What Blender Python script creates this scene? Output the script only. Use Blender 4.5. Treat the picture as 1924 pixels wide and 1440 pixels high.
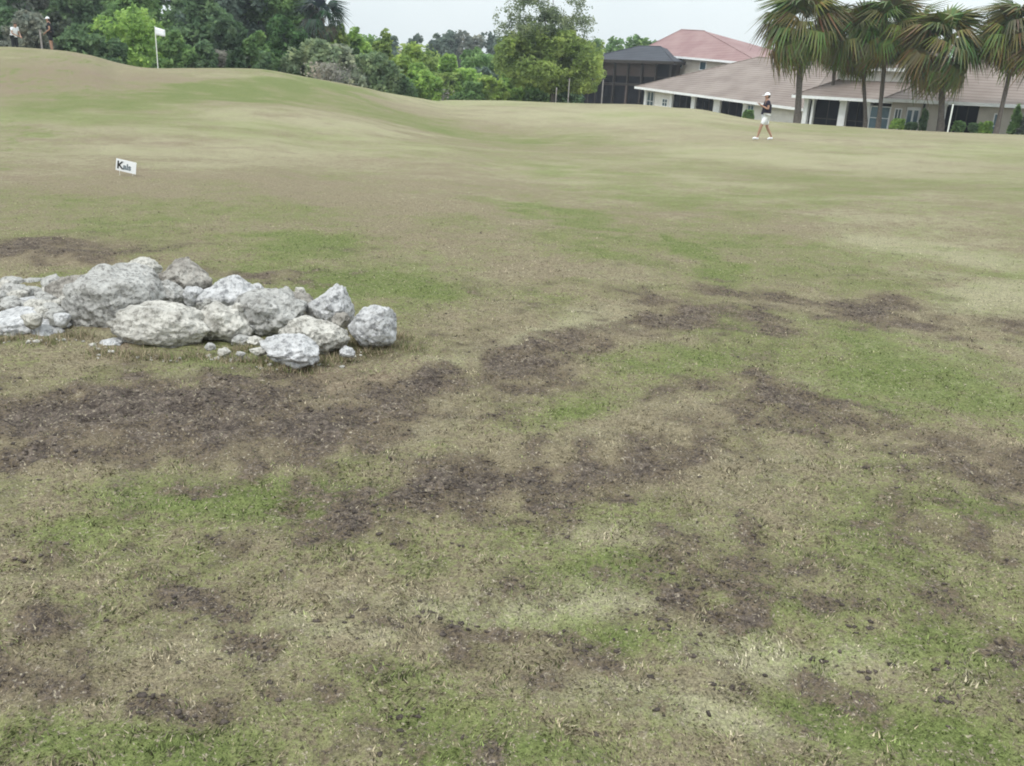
import bpy, bmesh, math, random
import numpy as np
from mathutils import Vector, Matrix, noise as mnoise
R = math.radians
rng = np.random.default_rng(7); random.seed(7)
S = bpy.context.scene
for o in list(bpy.data.objects): bpy.data.objects.remove(o)

# ------------------------------------------------------------ camera
F, CX, CY = 1750.0, 962.0, 720.0            # focal length and centre, in pixels of the photograph
PITCH, ROLL, EYE = R(19.62), R(3.0), 1.6
cP, sP, cR, sR = math.cos(PITCH), math.sin(PITCH), math.cos(ROLL), math.sin(ROLL)
fwd = Vector((0, cP, -sP)); up0 = Vector((0, sP, cP)); rt0 = Vector((1, 0, 0))
rt = rt0*cR + up0*sR; up = up0*cR - rt0*sR
cd = bpy.data.cameras.new('camera'); cam = bpy.data.objects.new('camera', cd); S.collection.objects.link(cam)
cam.matrix_world = Matrix(((rt.x, up.x, -fwd.x, 0), (rt.y, up.y, -fwd.y, 0), (rt.z, up.z, -fwd.z, EYE), (0, 0, 0, 1)))
cd.sensor_width = 36; cd.lens = 36*F/1924; cd.clip_start = 0.05; cd.clip_end = 3000
S.camera = cam
# ------------------------------------------------------------ sky, sun, exposure
SUN_EL, SUN_AZ = R(58), R(215)
W = bpy.data.worlds.new('World'); S.world = W; W.use_nodes = True
nt = W.node_tree; nt.nodes.clear(); N = nt.nodes.new; L = nt.links.new
wo = N('ShaderNodeOutputWorld'); bg = N('ShaderNodeBackground'); bg.inputs['Strength'].default_value = 0.15
sky = N('ShaderNodeTexSky'); sky.sky_type = 'NISHITA'; sky.sun_disc = False
sky.sun_elevation = SUN_EL; sky.sun_rotation = SUN_AZ; sky.air_density = 1.2; sky.dust_density = 2.0
tc = N('ShaderNodeTexCoord'); nz = N('ShaderNodeTexNoise'); nz.inputs['Scale'].default_value = 2.2; nz.inputs['Detail'].default_value = 5
cr = N('ShaderNodeValToRGB'); cr.color_ramp.elements[0].position = .3; cr.color_ramp.elements[0].color = (8.0, 8.9, 9.3, 1)
cr.color_ramp.elements[1].position = .72; cr.color_ramp.elements[1].color = (10.2, 10.8, 10.9, 1)
mx = N('ShaderNodeMixRGB'); mx.inputs[0].default_value = .88
L(tc.outputs['Generated'], nz.inputs['Vector']); L(nz.outputs['Fac'], cr.inputs[0])
L(sky.outputs[0], mx.inputs[1]); L(cr.outputs[0], mx.inputs[2]); sx_ = N('ShaderNodeSeparateXYZ'); L(tc.outputs['Generated'], sx_.inputs[0]); mr_ = N('ShaderNodeMapRange'); L(sx_.outputs['Z'], mr_.inputs[0])
for i_, v_ in enumerate((0, 1, .65, 1.5)): mr_.inputs[i_+1].default_value = v_                 # an overcast sky is brighter overhead
m2 = N('ShaderNodeMixRGB'); m2.blend_type = 'MULTIPLY'; m2.inputs[0].default_value = 1; L(mx.outputs[0], m2.inputs[1]); L(mr_.outputs[0], m2.inputs[2]); L(m2.outputs[0], bg.inputs['Color']); L(bg.outputs[0], wo.inputs['Surface'])
sl = bpy.data.lights.new('sun', 'SUN'); sl.energy = 1.5; sl.angle = R(10); sl.color = (1, .965, .9)
so = bpy.data.objects.new('sun', sl); S.collection.objects.link(so)
sd = Vector((math.sin(SUN_AZ)*math.cos(SUN_EL), math.cos(SUN_AZ)*math.cos(SUN_EL), math.sin(SUN_EL)))
so.rotation_euler = sd.to_track_quat('Z', 'Y').to_euler(); so.location = (0, 0, 60)
S.view_settings.view_transform = 'Standard'; S.view_settings.look = 'None'; S.view_settings.exposure = 0.10; S.view_settings.gamma = 1
S.render.engine = 'CYCLES'; S.cycles.filter_width = 1.9

# ------------------------------------------------------------ helpers: pixels and points
def ray(px, py):
    u, v = (px-CX)/F, (CY-py)/F
    return fwd + rt*u + up*v
def P(px, py, Y):                             # the point seen at a photograph pixel, Y metres ahead
    d = ray(px, py); t = Y/d.y
    return Vector((0, 0, EYE)) + d*t
def proj(p):
    q = Vector(p) - Vector((0, 0, EYE)); w = q.dot(fwd)
    return CX + F*q.dot(rt)/w, CY - F*q.dot(up)/w
def slope_at(az, py):
    v = (CY-py)/F; ca, sa = math.cos(az), math.sin(az)
    return (v*ca*cP + sR*sa - cR*ca*sP)/(cR*cP + v*sP)

# ------------------------------------------------------------ helpers: noise
def _h(ix, iy, iz, seed):
    n = (ix*374761393 + iy*668265263 + iz*2147483647 + seed*144665) & 0xFFFFFFFF
    n = ((n ^ (n >> 13))*1274126177) & 0xFFFFFFFF
    return ((n ^ (n >> 16)) & 0xFFFF)/65535.0
def vnoise(x, y, z=None, seed=0):
    x = np.asarray(x, float); y = np.asarray(y, float); z = np.zeros_like(x) if z is None else np.asarray(z, float)
    x0 = np.floor(x).astype(np.int64); y0 = np.floor(y).astype(np.int64); z0 = np.floor(z).astype(np.int64)
    fx, fy, fz = x-x0, y-y0, z-z0
    fx, fy, fz = fx*fx*(3-2*fx), fy*fy*(3-2*fy), fz*fz*(3-2*fz)
    out = 0
    for a in (0, 1):
        for b in (0, 1):
            for c in (0, 1):
                out = out + (fx if a else 1-fx)*(fy if b else 1-fy)*(fz if c else 1-fz)*_h(x0+a, y0+b, z0+c, seed)
    return out
def fbm(x, y, seed=0, o=4):
    s, a, t = 0, 1.0, 0
    for i in range(o):
        s = s + a*vnoise(x*2**i+17.3*i, y*2**i-9.1*i, None, seed+i); t += a; a *= .55
    return s/t

# ------------------------------------------------------------ terrain
def pchip(xs, ys, xq):
    xs = np.array(xs, float); ys = np.array(ys, float); h = np.diff(xs); d = np.diff(ys)/h
    m = np.zeros(len(xs)); m[0] = d[0]; m[-1] = d[-1]
    for i in range(1, len(xs)-1):
        if d[i-1]*d[i] > 0:
            w1, w2 = 2*h[i]+h[i-1], h[i]+2*h[i-1]; m[i] = (w1+w2)/(w1/d[i-1]+w2/d[i])
    xq = np.clip(xq, xs[0], xs[-1]); i = np.clip(np.searchsorted(xs, xq)-1, 0, len(xs)-2)
    t = (xq-xs[i])/h[i]
    return ((2*t**3-3*t**2+1)*ys[i] + (t**3-2*t**2+t)*h[i]*m[i] + (-2*t**3+3*t**2)*ys[i+1] + (t**3-t**2)*h[i]*m[i+1])
# column (pixel of its crest) -> [(range in m, image row)], then what lies hidden behind the crest as drops
COLS = [(-60, [(15, 326), (25, 235), (36, 178), (46, 118), (54, 88)]),
        (30,  [(15, 328), (25, 236), (36, 178), (46, 118), (54, 89)]),
        (105, [(15, 330), (25, 238), (36, 178), (46, 120), (53, 94)]),
        (165, [(15, 330), (25, 238), (36, 178), (45, 131), (52, 103)]),
        (225, [(15, 330), (25, 238), (36, 181), (45, 146), (52, 119)]),
        (285, [(15, 331), (25, 240), (34, 190), (42, 156), (50, 128.5)]),
        (380, [(15, 332), (25, 243), (33.5, 193), (38, 181), (44, 155), (52, 128)]),
        (480, [(15, 334), (25, 248), (32, 203), (38, 188), (45, 156), (53, 129.5)]),
        (600, [(16, 332), (25, 262), (32, 216), (38, 203), (46, 172), (56, 150)]),
        (690, [(16, 335), (25, 268), (31, 237), (38, 216), (48, 188), (58, 167)]),
        (760, [(16, 338), (25, 273), (31, 252), (38, 232), (50, 204), (63, 181)]),
        (850, [(16, 342), (25, 280), (31, 266), (36, 256), (50, 220), (75, 189)]),
        (960, [(17, 344), (26, 290), (32, 276), (37, 266), (55, 215), (80, 190)]),
        (1100, [(17, 350), (26, 296), (34, 272), (50, 230), (75, 195)]),
        (1200, [(17, 353), (26, 299), (35, 270), (50, 228), (72, 197)]),
        (1300, [(17, 357), (26, 303), (36, 264), (50, 230), (66, 205)]),
        (1430, [(17, 362), (26, 308), (37, 264), (50, 243), (62, 227)]),
        (1550, [(17, 367), (26, 312), (37, 270), (50, 250), (66, 236)]),
        (1700, [(17, 373), (26, 317), (37, 276), (50, 256), (69, 245)]),
        (1924, [(17, 382), (26, 324), (37, 286), (50, 266), (67, 254)]),
        (2050, [(17, 387), (26, 328), (37, 290), (50, 270), (67, 258)])]
RG = np.geomspace(0.2, 900, 420)
azs, tabs = [], []
azs.append(-math.pi); tabs.append(pchip([.2, 20, 60, 120, 900], [0, -.2, -2, -6, -6], RG))
for px, pts in COLS:
    d = ray(px, pts[-1][1]); az = math.atan2(d.x, d.y)
    rs, zs = [.2, 4, 6.5], [0, 0, -.06]
    for r, y in pts: rs.append(r); zs.append(EYE + r*slope_at(az, y))
    zc, rc = zs[-1], rs[-1]
    left = px < 1000
    rs += [rc+5, rc+14, 150, 200, 900]; zs += [zc-.25, zc-(1.3 if left else .9), -5.6, -6, -6]
    azs.append(az); tabs.append(pchip(rs, zs, RG))
azs.append(math.pi); tabs.append(tabs[0])
azs = np.array(azs); tabs = np.array(tabs)
AZD = np.concatenate([np.linspace(-math.pi, -.75, 60)[:-1], np.linspace(-.75, .75, 400), np.linspace(.75, math.pi, 60)[1:]])
TAB = np.stack([pchip(azs, tabs[:, j], AZD) for j in range(len(RG))], 1)
lr = np.log(RG)
def zbase(x, y):
    x = np.asarray(x, float); y = np.asarray(y, float)
    az = np.arctan2(x, y); r = np.clip(np.hypot(x, y), .2, 899)
    i = np.clip(np.searchsorted(AZD, az)-1, 0, len(AZD)-2); s = (az-AZD[i])/(AZD[i+1]-AZD[i])
    g = (np.log(r)-lr[0])/(lr[1]-lr[0]); j = np.clip(g.astype(int), 0, len(RG)-2); t = g-j
    return (1-s)*((1-t)*TAB[i, j]+t*TAB[i, j+1]) + s*((1-t)*TAB[i+1, j]+t*TAB[i+1, j+1])
def ground_hit(px, py):
    d = ray(px, py); t = .5
    while t < 400:
        p = Vector((0, 0, EYE)) + d*t
        if p.z < float(zbase(p.x, p.y)): return p
        t *= 1.01
    return p
# patches of the turf: pixel centre, half-axis vector, half height -> ellipses fixed on the ground
SOIL = [(250, 790, 420, -20, 75, .6), (640, 760, 300, -60, 50, .55), (1000, 660, 260, -60, 45, .46), (1300, 580, 260, -10, 45, .46), (700, 940, 300, -30, 50, .42), (1050, 900, 350, -40, 55, .42), (1480, 820, 300, -30, 45, .4), (1750, 870, 260, 20, 40, .45), (120, 1240, 300, 20, 80, .42),
        (1200, 1080, 420, -10, 60, .24), (900, 1220, 400, 20, 60, .28), (1500, 1260, 350, 30, 60, .25), (180, 775, 330, 5, 50, 1), (480, 800, 330, -25, 45, .8), (60, 850, 150, 0, 45, .8), (760, 715, 130, -15, 28, .75), (960, 700, 150, 20, 40, .8),
        (1180, 590, 130, -5, 38, .75), (1330, 545, 120, 10, 26, .7), (1440, 620, 130, 25, 30, .65), (1500, 560, 150, 20, 18, .4),
        (850, 920, 190, -20, 45, 1), (1130, 900, 200, -35, 42, .85), (650, 975, 110, 0, 30, .75), (1400, 760, 140, -15, 30, .5), (1620, 790, 160, 30, 38, .65),
        (1860, 850, 110, 15, 28, .9), (1830, 700, 120, 30, 20, .2), (130, 478, 170, -12, 20, .8), (500, 515, 120, 6, 16, .45), (1780, 1000, 90, 20, 25, .45),
        (80, 1250, 160, 35, 45, .75), (300, 1290, 130, 20, 32, .5), (40, 1170, 90, 10, 30, .5), (1250, 1110, 220, 10, 34, .36), (830, 1150, 190, 5, 24, .6),
        (1300, 1010, 140, 0, 34, .4), (580, 1400, 80, 0, 25, .4), (1100, 1240, 120, 20, 26, .42), (1850, 1130, 90, 40, 30, .42), (1590, 1250, 120, 60, 26, .3), (330, 1110, 160, -8, 20, .35), (1660, 580, 100, 15, 14, .5), (1870, 625, 80, 10, 14, .5)]
GREEN = [(620, 465, 110, 0, 20, .9), (700, 540, 110, 18, 34, 1), (560, 500, 150, 20, 18, .4), (1090, 400, 110, 25, 14, .8), (1250, 475, 120, 45, 18, .9), (1340, 680, 130, 0, 36, .8),
         (1760, 700, 240, 45, 70, 1), (1350, 690, 240, 10, 45, .6), (1560, 540, 220, 25, 26, .35), (1080, 790, 100, -5, 26, .85), (350, 930, 330, 10, 45, .7), (90, 1010, 150, 10, 50, .6), (1700, 880, 200, 20, 30, .4), (1100, 1035, 110, 5, 22, .75),
         (1080, 1150, 130, 20, 28, .65), (1600, 1345, 170, 60, 40, 1), (1850, 1400, 120, 20, 60, .85), (350, 1385, 200, 10, 45, .85), (900, 1410, 260, 0, 34, .6), (620, 1250, 130, 30, 40, .4), (150, 1370, 100, 0, 50, .7),
         (1850, 950, 100, 10, 30, .55), (1500, 1090, 180, 25, 40, .35), (520, 158, 190, 14, 22, .8), (120, 112, 110, 5, 12, .5), (800, 235, 160, 35, 12, .5), (500, 180, 160, 8, 12, .5), (380, 400, 300, 10, 35, .35), (1050, 330, 90, 5, 14, .35),
         (1330, 400, 320, 30, 60, .3), (250, 1030, 200, 0, 25, .4), (1700, 430, 150, 0, 30, .2), (1860, 420, 90, 0, 15, .3), (700, 850, 200, 0, 26, .35), (1480, 850, 160, 0, 26, .3), (40, 220, 120, 0, 20, .15), (1650, 350, 250, 10, 18, .25)]
LIGHT = [(350, 270, 240, 5, 26, .45), (620, 232, 150, 20, 16, .7), (1500, 300, 260, 8, 16, .5), (1750, 275, 220, 8, 10, .9), (1750, 470, 180, 35, 28, .75), (1880, 575, 110, 15, 28, .8), (960, 640, 160, -30, 26, .8), (1070, 600, 70, 0, 26, .6), (520, 690, 330, 10, 30, .6),
         (120, 665, 160, 5, 22, .5), (1150, 215, 200, 5, 10, .5), (900, 192, 110, 0, 5, .8), (980, 1090, 220, -5, 40, .8), (1500, 1190, 260, 20, 60, .9), (560, 1170, 200, 10, 40, .5), (1050, 1270, 240, 0, 40, .5), (760, 1250, 160, 0, 30, .3), (1300, 1330, 200, 40, 40, .75), (1150, 980, 260, -15, 26, .5), (250, 300, 240, 0, 20, .2), (700, 265, 120, 8, 10, .5), (1280, 345, 240, 10, 18, .35), (380, 1200, 240, 10, 40, .3), (780, 1380, 200, 0, 30, .3)]
DRY = [(520, 700, 420, 10, 40, .8), (100, 480, 220, 0, 30, .6), (980, 650, 200, -20, 34, .5), (1400, 740, 200, 0, 34, .4), (1000, 1000, 300, 0, 40, .5), (400, 255, 260, 14, 20, .5), (120, 150, 120, 10, 22, .7), (300, 640, 300, 0, 40, .5), (1700, 272, 250, 10, 9, .6), (600, 800, 400, -10, 40, .5)]
GREEN += [(1680, 680, 420, 40, 95, .62), (1450, 480, 400, 40, 45, .35), (700, 560, 160, 10, 30, .5), (1180, 440, 220, 80, 26, .6), (1500, 1000, 420, 60, 60, .3), (1750, 1150, 250, 30, 60, .35), (250, 960, 450, 10, 55, .35), (520, 1330, 400, 20, 60, .35), (1150, 760, 250, 0, 30, .35), (1800, 780, 160, 20, 30, .55)]
DARKER = [(110, 150, 230, 12, 34, 1), (430, 168, 150, 10, 18, .7), (620, 185, 170, 30, 18, .8), (330, 400, 420, 10, 50, .5), (850, 250, 200, 25, 14, .6), (100, 400, 250, 0, 60, .4), (700, 420, 300, 20, 30, .3)]
def to_world(lst):
    out = []
    for cx, cy, ax, ay, h, s in lst:
        c = ground_hit(cx, cy); a = ground_hit(cx+ax, cy+ay)-c; b = c-ground_hit(cx, cy+h)
        out.append((c.x, c.y, np.linalg.inv(np.array([[a.x, b.x], [a.y, b.y]])), s))
    return out
WS, WG, WL, WD, WK = to_world(SOIL), to_world(GREEN), to_world(LIGHT), to_world(DRY), to_world(DARKER)
def blobs(lst, x, y):
    o = np.zeros_like(x)
    for cx, cy, M, s in lst:
        dx, dy = x-cx, y-cy; p = M[0, 0]*dx+M[0, 1]*dy; q = M[1, 0]*dx+M[1, 1]*dy
        o = np.maximum(o, s*np.exp(-np.minimum((p*p+q*q)*.75, 50)))
    return o
def masks(x, y):
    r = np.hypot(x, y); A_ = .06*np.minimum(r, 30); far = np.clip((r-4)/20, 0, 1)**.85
    n1 = fbm(x*.9, y*.9, 3)-.5; n2 = fbm(x*3.1, y*3.1, 11)-.5; n3 = fbm(x*.16, y*.16, 21)-.5; n4 = (fbm(x*9, y*9, 31)-.5)*(1-.6*far)
    wx = x + A_*4*(fbm(x*.8, y*.8, 101)-.5); wy = y + A_*4*(fbm(x*.8+50, y*.8, 103)-.5)
    near = np.clip((6-r)/3, 0, 1); mid = np.clip((r-2.2)/2, 0, 1)*np.clip((9-r)/4, 0, 1)
    soil = blobs(WS, wx, wy)*1.0 + n1*.6 + n2*.8 + n4*(.9+.4*near) - .05 - .05*near + .03*mid - .38*far
    green = blobs(WG, wx, wy) + n2*.7*(1-.6*far) + n3*1.0 + n4*.7 + (fbm(x*1.3+40, y*1.3, 41)-.5)*1.2*(1-.6*far) + .14 + .04*near + .12*far
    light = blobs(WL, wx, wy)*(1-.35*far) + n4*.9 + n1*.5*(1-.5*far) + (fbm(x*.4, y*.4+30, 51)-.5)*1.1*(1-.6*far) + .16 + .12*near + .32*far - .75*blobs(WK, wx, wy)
    dry = .35*blobs(WK[:1], x, y) + blobs(WD, wx, wy)*(1-.3*far) + n2*.6 + (fbm(x*.7+9, y*.7, 61)-.5)*1.0 + .2
    return [np.clip(a, 0, 1) for a in (soil, green, light, dry)]
def relief(x, y, soil):
    r = np.hypot(x, y); k = np.clip((14-r)/8, 0, 1)
    return (fbm(x*.22, y*.22, 71)-.5)*.16*np.clip((r-3)/10, 0, 1)*np.clip((60-r)/15, 0, 1) + (fbm(x*2.3, y*2.3, 75)-.5)*.07*np.clip((20-r)/8, 0, 1) \
        + k*(fbm(x*11, y*11, 81)-.5)*(.022+.05*soil) + k*(vnoise(x*34, y*34, None, 91)-.5)*(.006+.016*soil)
def zat(x, y):
    x = np.atleast_1d(np.asarray(x, float)); y = np.atleast_1d(np.asarray(y, float))
    return zbase(x, y) + relief(x, y, masks(x, y)[0])
def gz(x, y): return float(zat(x, y)[0])

# ------------------------------------------------------------ helpers: objects
C = S.collection
def mesh_obj(name, verts, faces, mat=None, parent=None, smooth=False, cols=None):
    me = bpy.data.meshes.new(name)
    verts = np.asarray(verts, dtype=np.float32)
    if isinstance(faces, np.ndarray):
        n, k = faces.shape
        me.vertices.add(len(verts)); me.vertices.foreach_set('co', verts.ravel())
        me.loops.add(n*k); me.loops.foreach_set('vertex_index', faces.astype(np.int32).ravel())
        me.polygons.add(n); me.polygons.foreach_set('loop_start', np.arange(0, n*k, k, dtype=np.int32))
        me.polygons.foreach_set('loop_total', np.full(n, k, dtype=np.int32)); me.update(calc_edges=True)
    else:
        me.from_pydata([tuple(map(float, v)) for v in verts], [], faces); me.update()
    if cols is not None:
        a = me.color_attributes.new('col', 'FLOAT_COLOR', 'POINT')
        c = np.ones((len(verts), 4), np.float32); c[:, :cols.shape[1]] = cols; a.data.foreach_set('color', c.ravel())
    if smooth: me.polygons.foreach_set('use_smooth', np.ones(len(me.polygons), bool))
    if mat: me.materials.append(mat)
    o = bpy.data.objects.new(name, me); C.objects.link(o)
    if parent is not None: o.parent = parent
    return o
def tag(o, label=None, cat=None, group=None, kind=None):
    if label: o['label'] = label
    if cat: o['category'] = cat
    if group: o['group'] = group
    if kind: o['kind'] = kind
    return o
def thing(name, label, cat, loc=(0, 0, 0), rz=0, group=None):
    o = bpy.data.objects.new(name, None); C.objects.link(o); o.empty_display_size = .3
    o.location = loc; o.rotation_euler = (0, 0, rz); return tag(o, label, cat, group)
class MB:
    def __init__(s, k=0): s.v, s.f, s.k = [], [], k
    def box(s, x0, x1, y0, y1, z0, z1):
        b = len(s.v)
        s.v += [(x, y, z) for x in (x0, x1) for y in (y0, y1) for z in (z0, z1)]
        s.f += [tuple(b+i for i in q) for q in ((0, 1, 3, 2), (4, 6, 7, 5), (0, 4, 5, 1), (2, 3, 7, 6), (0, 2, 6, 4), (1, 5, 7, 3))]
        return s
    def poly(s, pts, faces): b = len(s.v); s.v += [tuple(p) for p in pts]; s.f += [tuple(b+i for i in q) for q in faces]; return s
    def tube(s, pts, rad, n=8):
        pts = [Vector(p) for p in pts]; b = len(s.v)
        for i, p in enumerate(pts):
            t = (pts[min(i+1, len(pts)-1)]-pts[max(i-1, 0)]).normalized()
            a = t.cross(Vector((.13, .97, .2))).normalized(); c = t.cross(a)
            r = rad[i] if hasattr(rad, '__len__') else rad
            for j in range(n):
                th = 2*math.pi*j/n; s.v.append(tuple(p + a*(r*math.cos(th)) + c*(r*math.sin(th))))
        for i in range(len(pts)-1):
            for j in range(n):
                s.f.append((b+i*n+j, b+i*n+(j+1) % n, b+(i+1)*n+(j+1) % n, b+(i+1)*n+j))
        s.f.append(tuple(b+j for j in range(n))); s.f.append(tuple(b+(len(pts)-1)*n+j for j in reversed(range(n))))
        return s
    def build(s, name, mat, parent=None, smooth=False):
        v = [(x, y, z+s.k*x) for x, y, z in s.v]
        return mesh_obj(name, v, s.f, mat, parent, smooth)

# ------------------------------------------------------------ materials
def mat(name, col, rough=.8, var=.15, scale=3.0, bump=0, bscale=40, attr=False, spec=.3, trans=0, col2=None, stretch=(1, 1, 1)):
    m = bpy.data.materials.new(name); m.use_nodes = True; t = m.node_tree; t.nodes.clear(); n = t.nodes.new; l = t.links.new
    out = n('ShaderNodeOutputMaterial'); b = n('ShaderNodeBsdfPrincipled'); b.inputs['Roughness'].default_value = rough
    b.inputs['Specular IOR Level'].default_value = spec
    tcn = n('ShaderNodeTexCoord'); mp = n('ShaderNodeMapping'); mp.inputs['Scale'].default_value = stretch; l(tcn.outputs['Object'], mp.inputs[0])
    no = n('ShaderNodeTexNoise'); no.inputs['Scale'].default_value = scale; no.inputs['Detail'].default_value = 6; l(mp.outputs[0], no.inputs['Vector'])
    ra = n('ShaderNodeValToRGB'); e = ra.color_ramp.elements; e[0].position = .32; e[1].position = .68
    c2 = col2 or tuple(min(1, c*(1+var)) for c in col)
    e[0].color = (*[c*(1-var) for c in col], 1) if not col2 else (*col, 1); e[1].color = (*c2, 1)
    l(no.outputs['Fac'], ra.inputs[0]); cout = ra.outputs[0]
    if attr:
        at = n('ShaderNodeVertexColor'); at.layer_name = 'col'; mu = n('ShaderNodeMixRGB'); mu.blend_type = 'MULTIPLY'; mu.inputs[0].default_value = 1
        l(at.outputs[0], mu.inputs[1]); l(ra.outputs[0], mu.inputs[2]); cout = mu.outputs[0]
    l(cout, b.inputs['Base Color'])
    if bump:
        bn = n('ShaderNodeTexNoise'); bn.inputs['Scale'].default_value = bscale; bn.inputs['Detail'].default_value = 5; l(mp.outputs[0], bn.inputs['Vector'])
        bu = n('ShaderNodeBump'); bu.inputs['Strength'].default_value = bump; bu.inputs['Distance'].default_value = .02; l(bn.outputs['Fac'], bu.inputs['Height']); l(bu.outputs[0], b.inputs['Normal'])
    if trans:
        tr = n('ShaderNodeBsdfTranslucent'); l(cout, tr.inputs[0]); ms = n('ShaderNodeMixShader'); ms.inputs[0].default_value = trans
        l(b.outputs[0], ms.inputs[1]); l(tr.outputs[0], ms.inputs[2]); l(ms.outputs[0], out.inputs[0])
    else: l(b.outputs[0], out.inputs[0])
    return m
M_leaf = mat('foliage', (1, 1, 1), .6, .18, .8, attr=True, trans=.5, spec=.15)
M_bark = mat('bark', (.10, .085, .07), .9, .35, 6, bump=.5, bscale=15, stretch=(1, 1, .3))
M_twig = mat('twigs', (.27, .25, .24), .9, .3, 3)
M_palmbark = mat('palm_bark', (.115, .10, .088), .95, .4, 7, bump=.8, bscale=12, stretch=(1, 1, 2.5))
M_stucco = mat('stucco_white', (.70, .68, .65), .85, .07, 1.5, bump=.1)
M_beige = mat('stucco_beige', (.47, .43, .38), .85, .08, 1.5, bump=.1)
M_trim = mat('white_trim', (.76, .77, .78), .6, .06, 2)
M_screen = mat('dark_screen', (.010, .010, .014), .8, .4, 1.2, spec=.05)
M_bronze = mat('bronze_frame', (.035, .028, .025), .5, .2, 3)
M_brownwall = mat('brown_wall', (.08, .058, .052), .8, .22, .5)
M_glass = mat('window_glass', (.04, .07, .09), .12, .3, .6, spec=.6)
M_blueglass = mat('blue_window', (.09, .15, .20), .15, .3, .6, spec=.6)
M_fabwhite = mat('white_cloth', (.78, .80, .83), .8, .04, 6)
M_fabdark = mat('dark_cloth', (.022, .02, .035), .85, .2, 6)
M_fabnavy = mat('charcoal_cloth', (.02, .022, .028), .85, .2, 6)
M_skin = mat('skin', (.36, .21, .15), .55, .06, 9)
M_hair = mat('hair', (.05, .035, .025), .6, .2, 20)
M_pole = mat('white_pole', (.72, .74, .70), .5, .04, 3)
M_letter = mat('dark_lettering', (.03, .03, .028), .6, .1, 8)
M_letter2 = mat('grey_lettering', (.16, .19, .21), .6, .1, 8)
def tilemat(name, c1, c2, k=1.0):                                 # barrel tile roof: rows and rolls
    m = bpy.data.materials.new(name); m.use_nodes = True; t = m.node_tree; n = t.nodes.new; l = t.links.new; b = t.nodes['Principled BSDF']
    b.inputs['Roughness'].default_value = .85; tcn = n('ShaderNodeTexCoord')
    no = n('ShaderNodeTexNoise'); no.inputs['Scale'].default_value = .45; no.inputs['Detail'].default_value = 7; l(tcn.outputs['Object'], no.inputs['Vector'])
    ra = n('ShaderNodeValToRGB'); ra.color_ramp.elements[0].position = .35; ra.color_ramp.elements[1].position = .65
    ra.color_ramp.elements[0].color = (*c1, 1); ra.color_ramp.elements[1].color = (*c2, 1); l(no.outputs['Fac'], ra.inputs[0])
    wv = n('ShaderNodeTexWave'); wv.wave_type = 'BANDS'; wv.bands_direction = 'Z'; wv.inputs['Scale'].default_value = 1.5; wv.inputs['Distortion'].default_value = .4; l(tcn.outputs['Object'], wv.inputs['Vector'])
    bu = n('ShaderNodeBump'); bu.inputs['Strength'].default_value = .7; bu.inputs['Distance'].default_value = .06; l(wv.outputs['Fac'], bu.inputs['Height']); l(bu.outputs[0], b.inputs['Normal'])
    l(ra.outputs[0], b.inputs['Base Color']); return m
M_roof = tilemat('tile_roof', (.172, .135, .116), (.228, .187, .162))
M_roofpink = tilemat('pink_tile_roof', (.22, .128, .125), (.27, .175, .165))
M_roofdark = tilemat('dark_roof', (.022, .025, .034), (.036, .04, .052))

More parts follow.
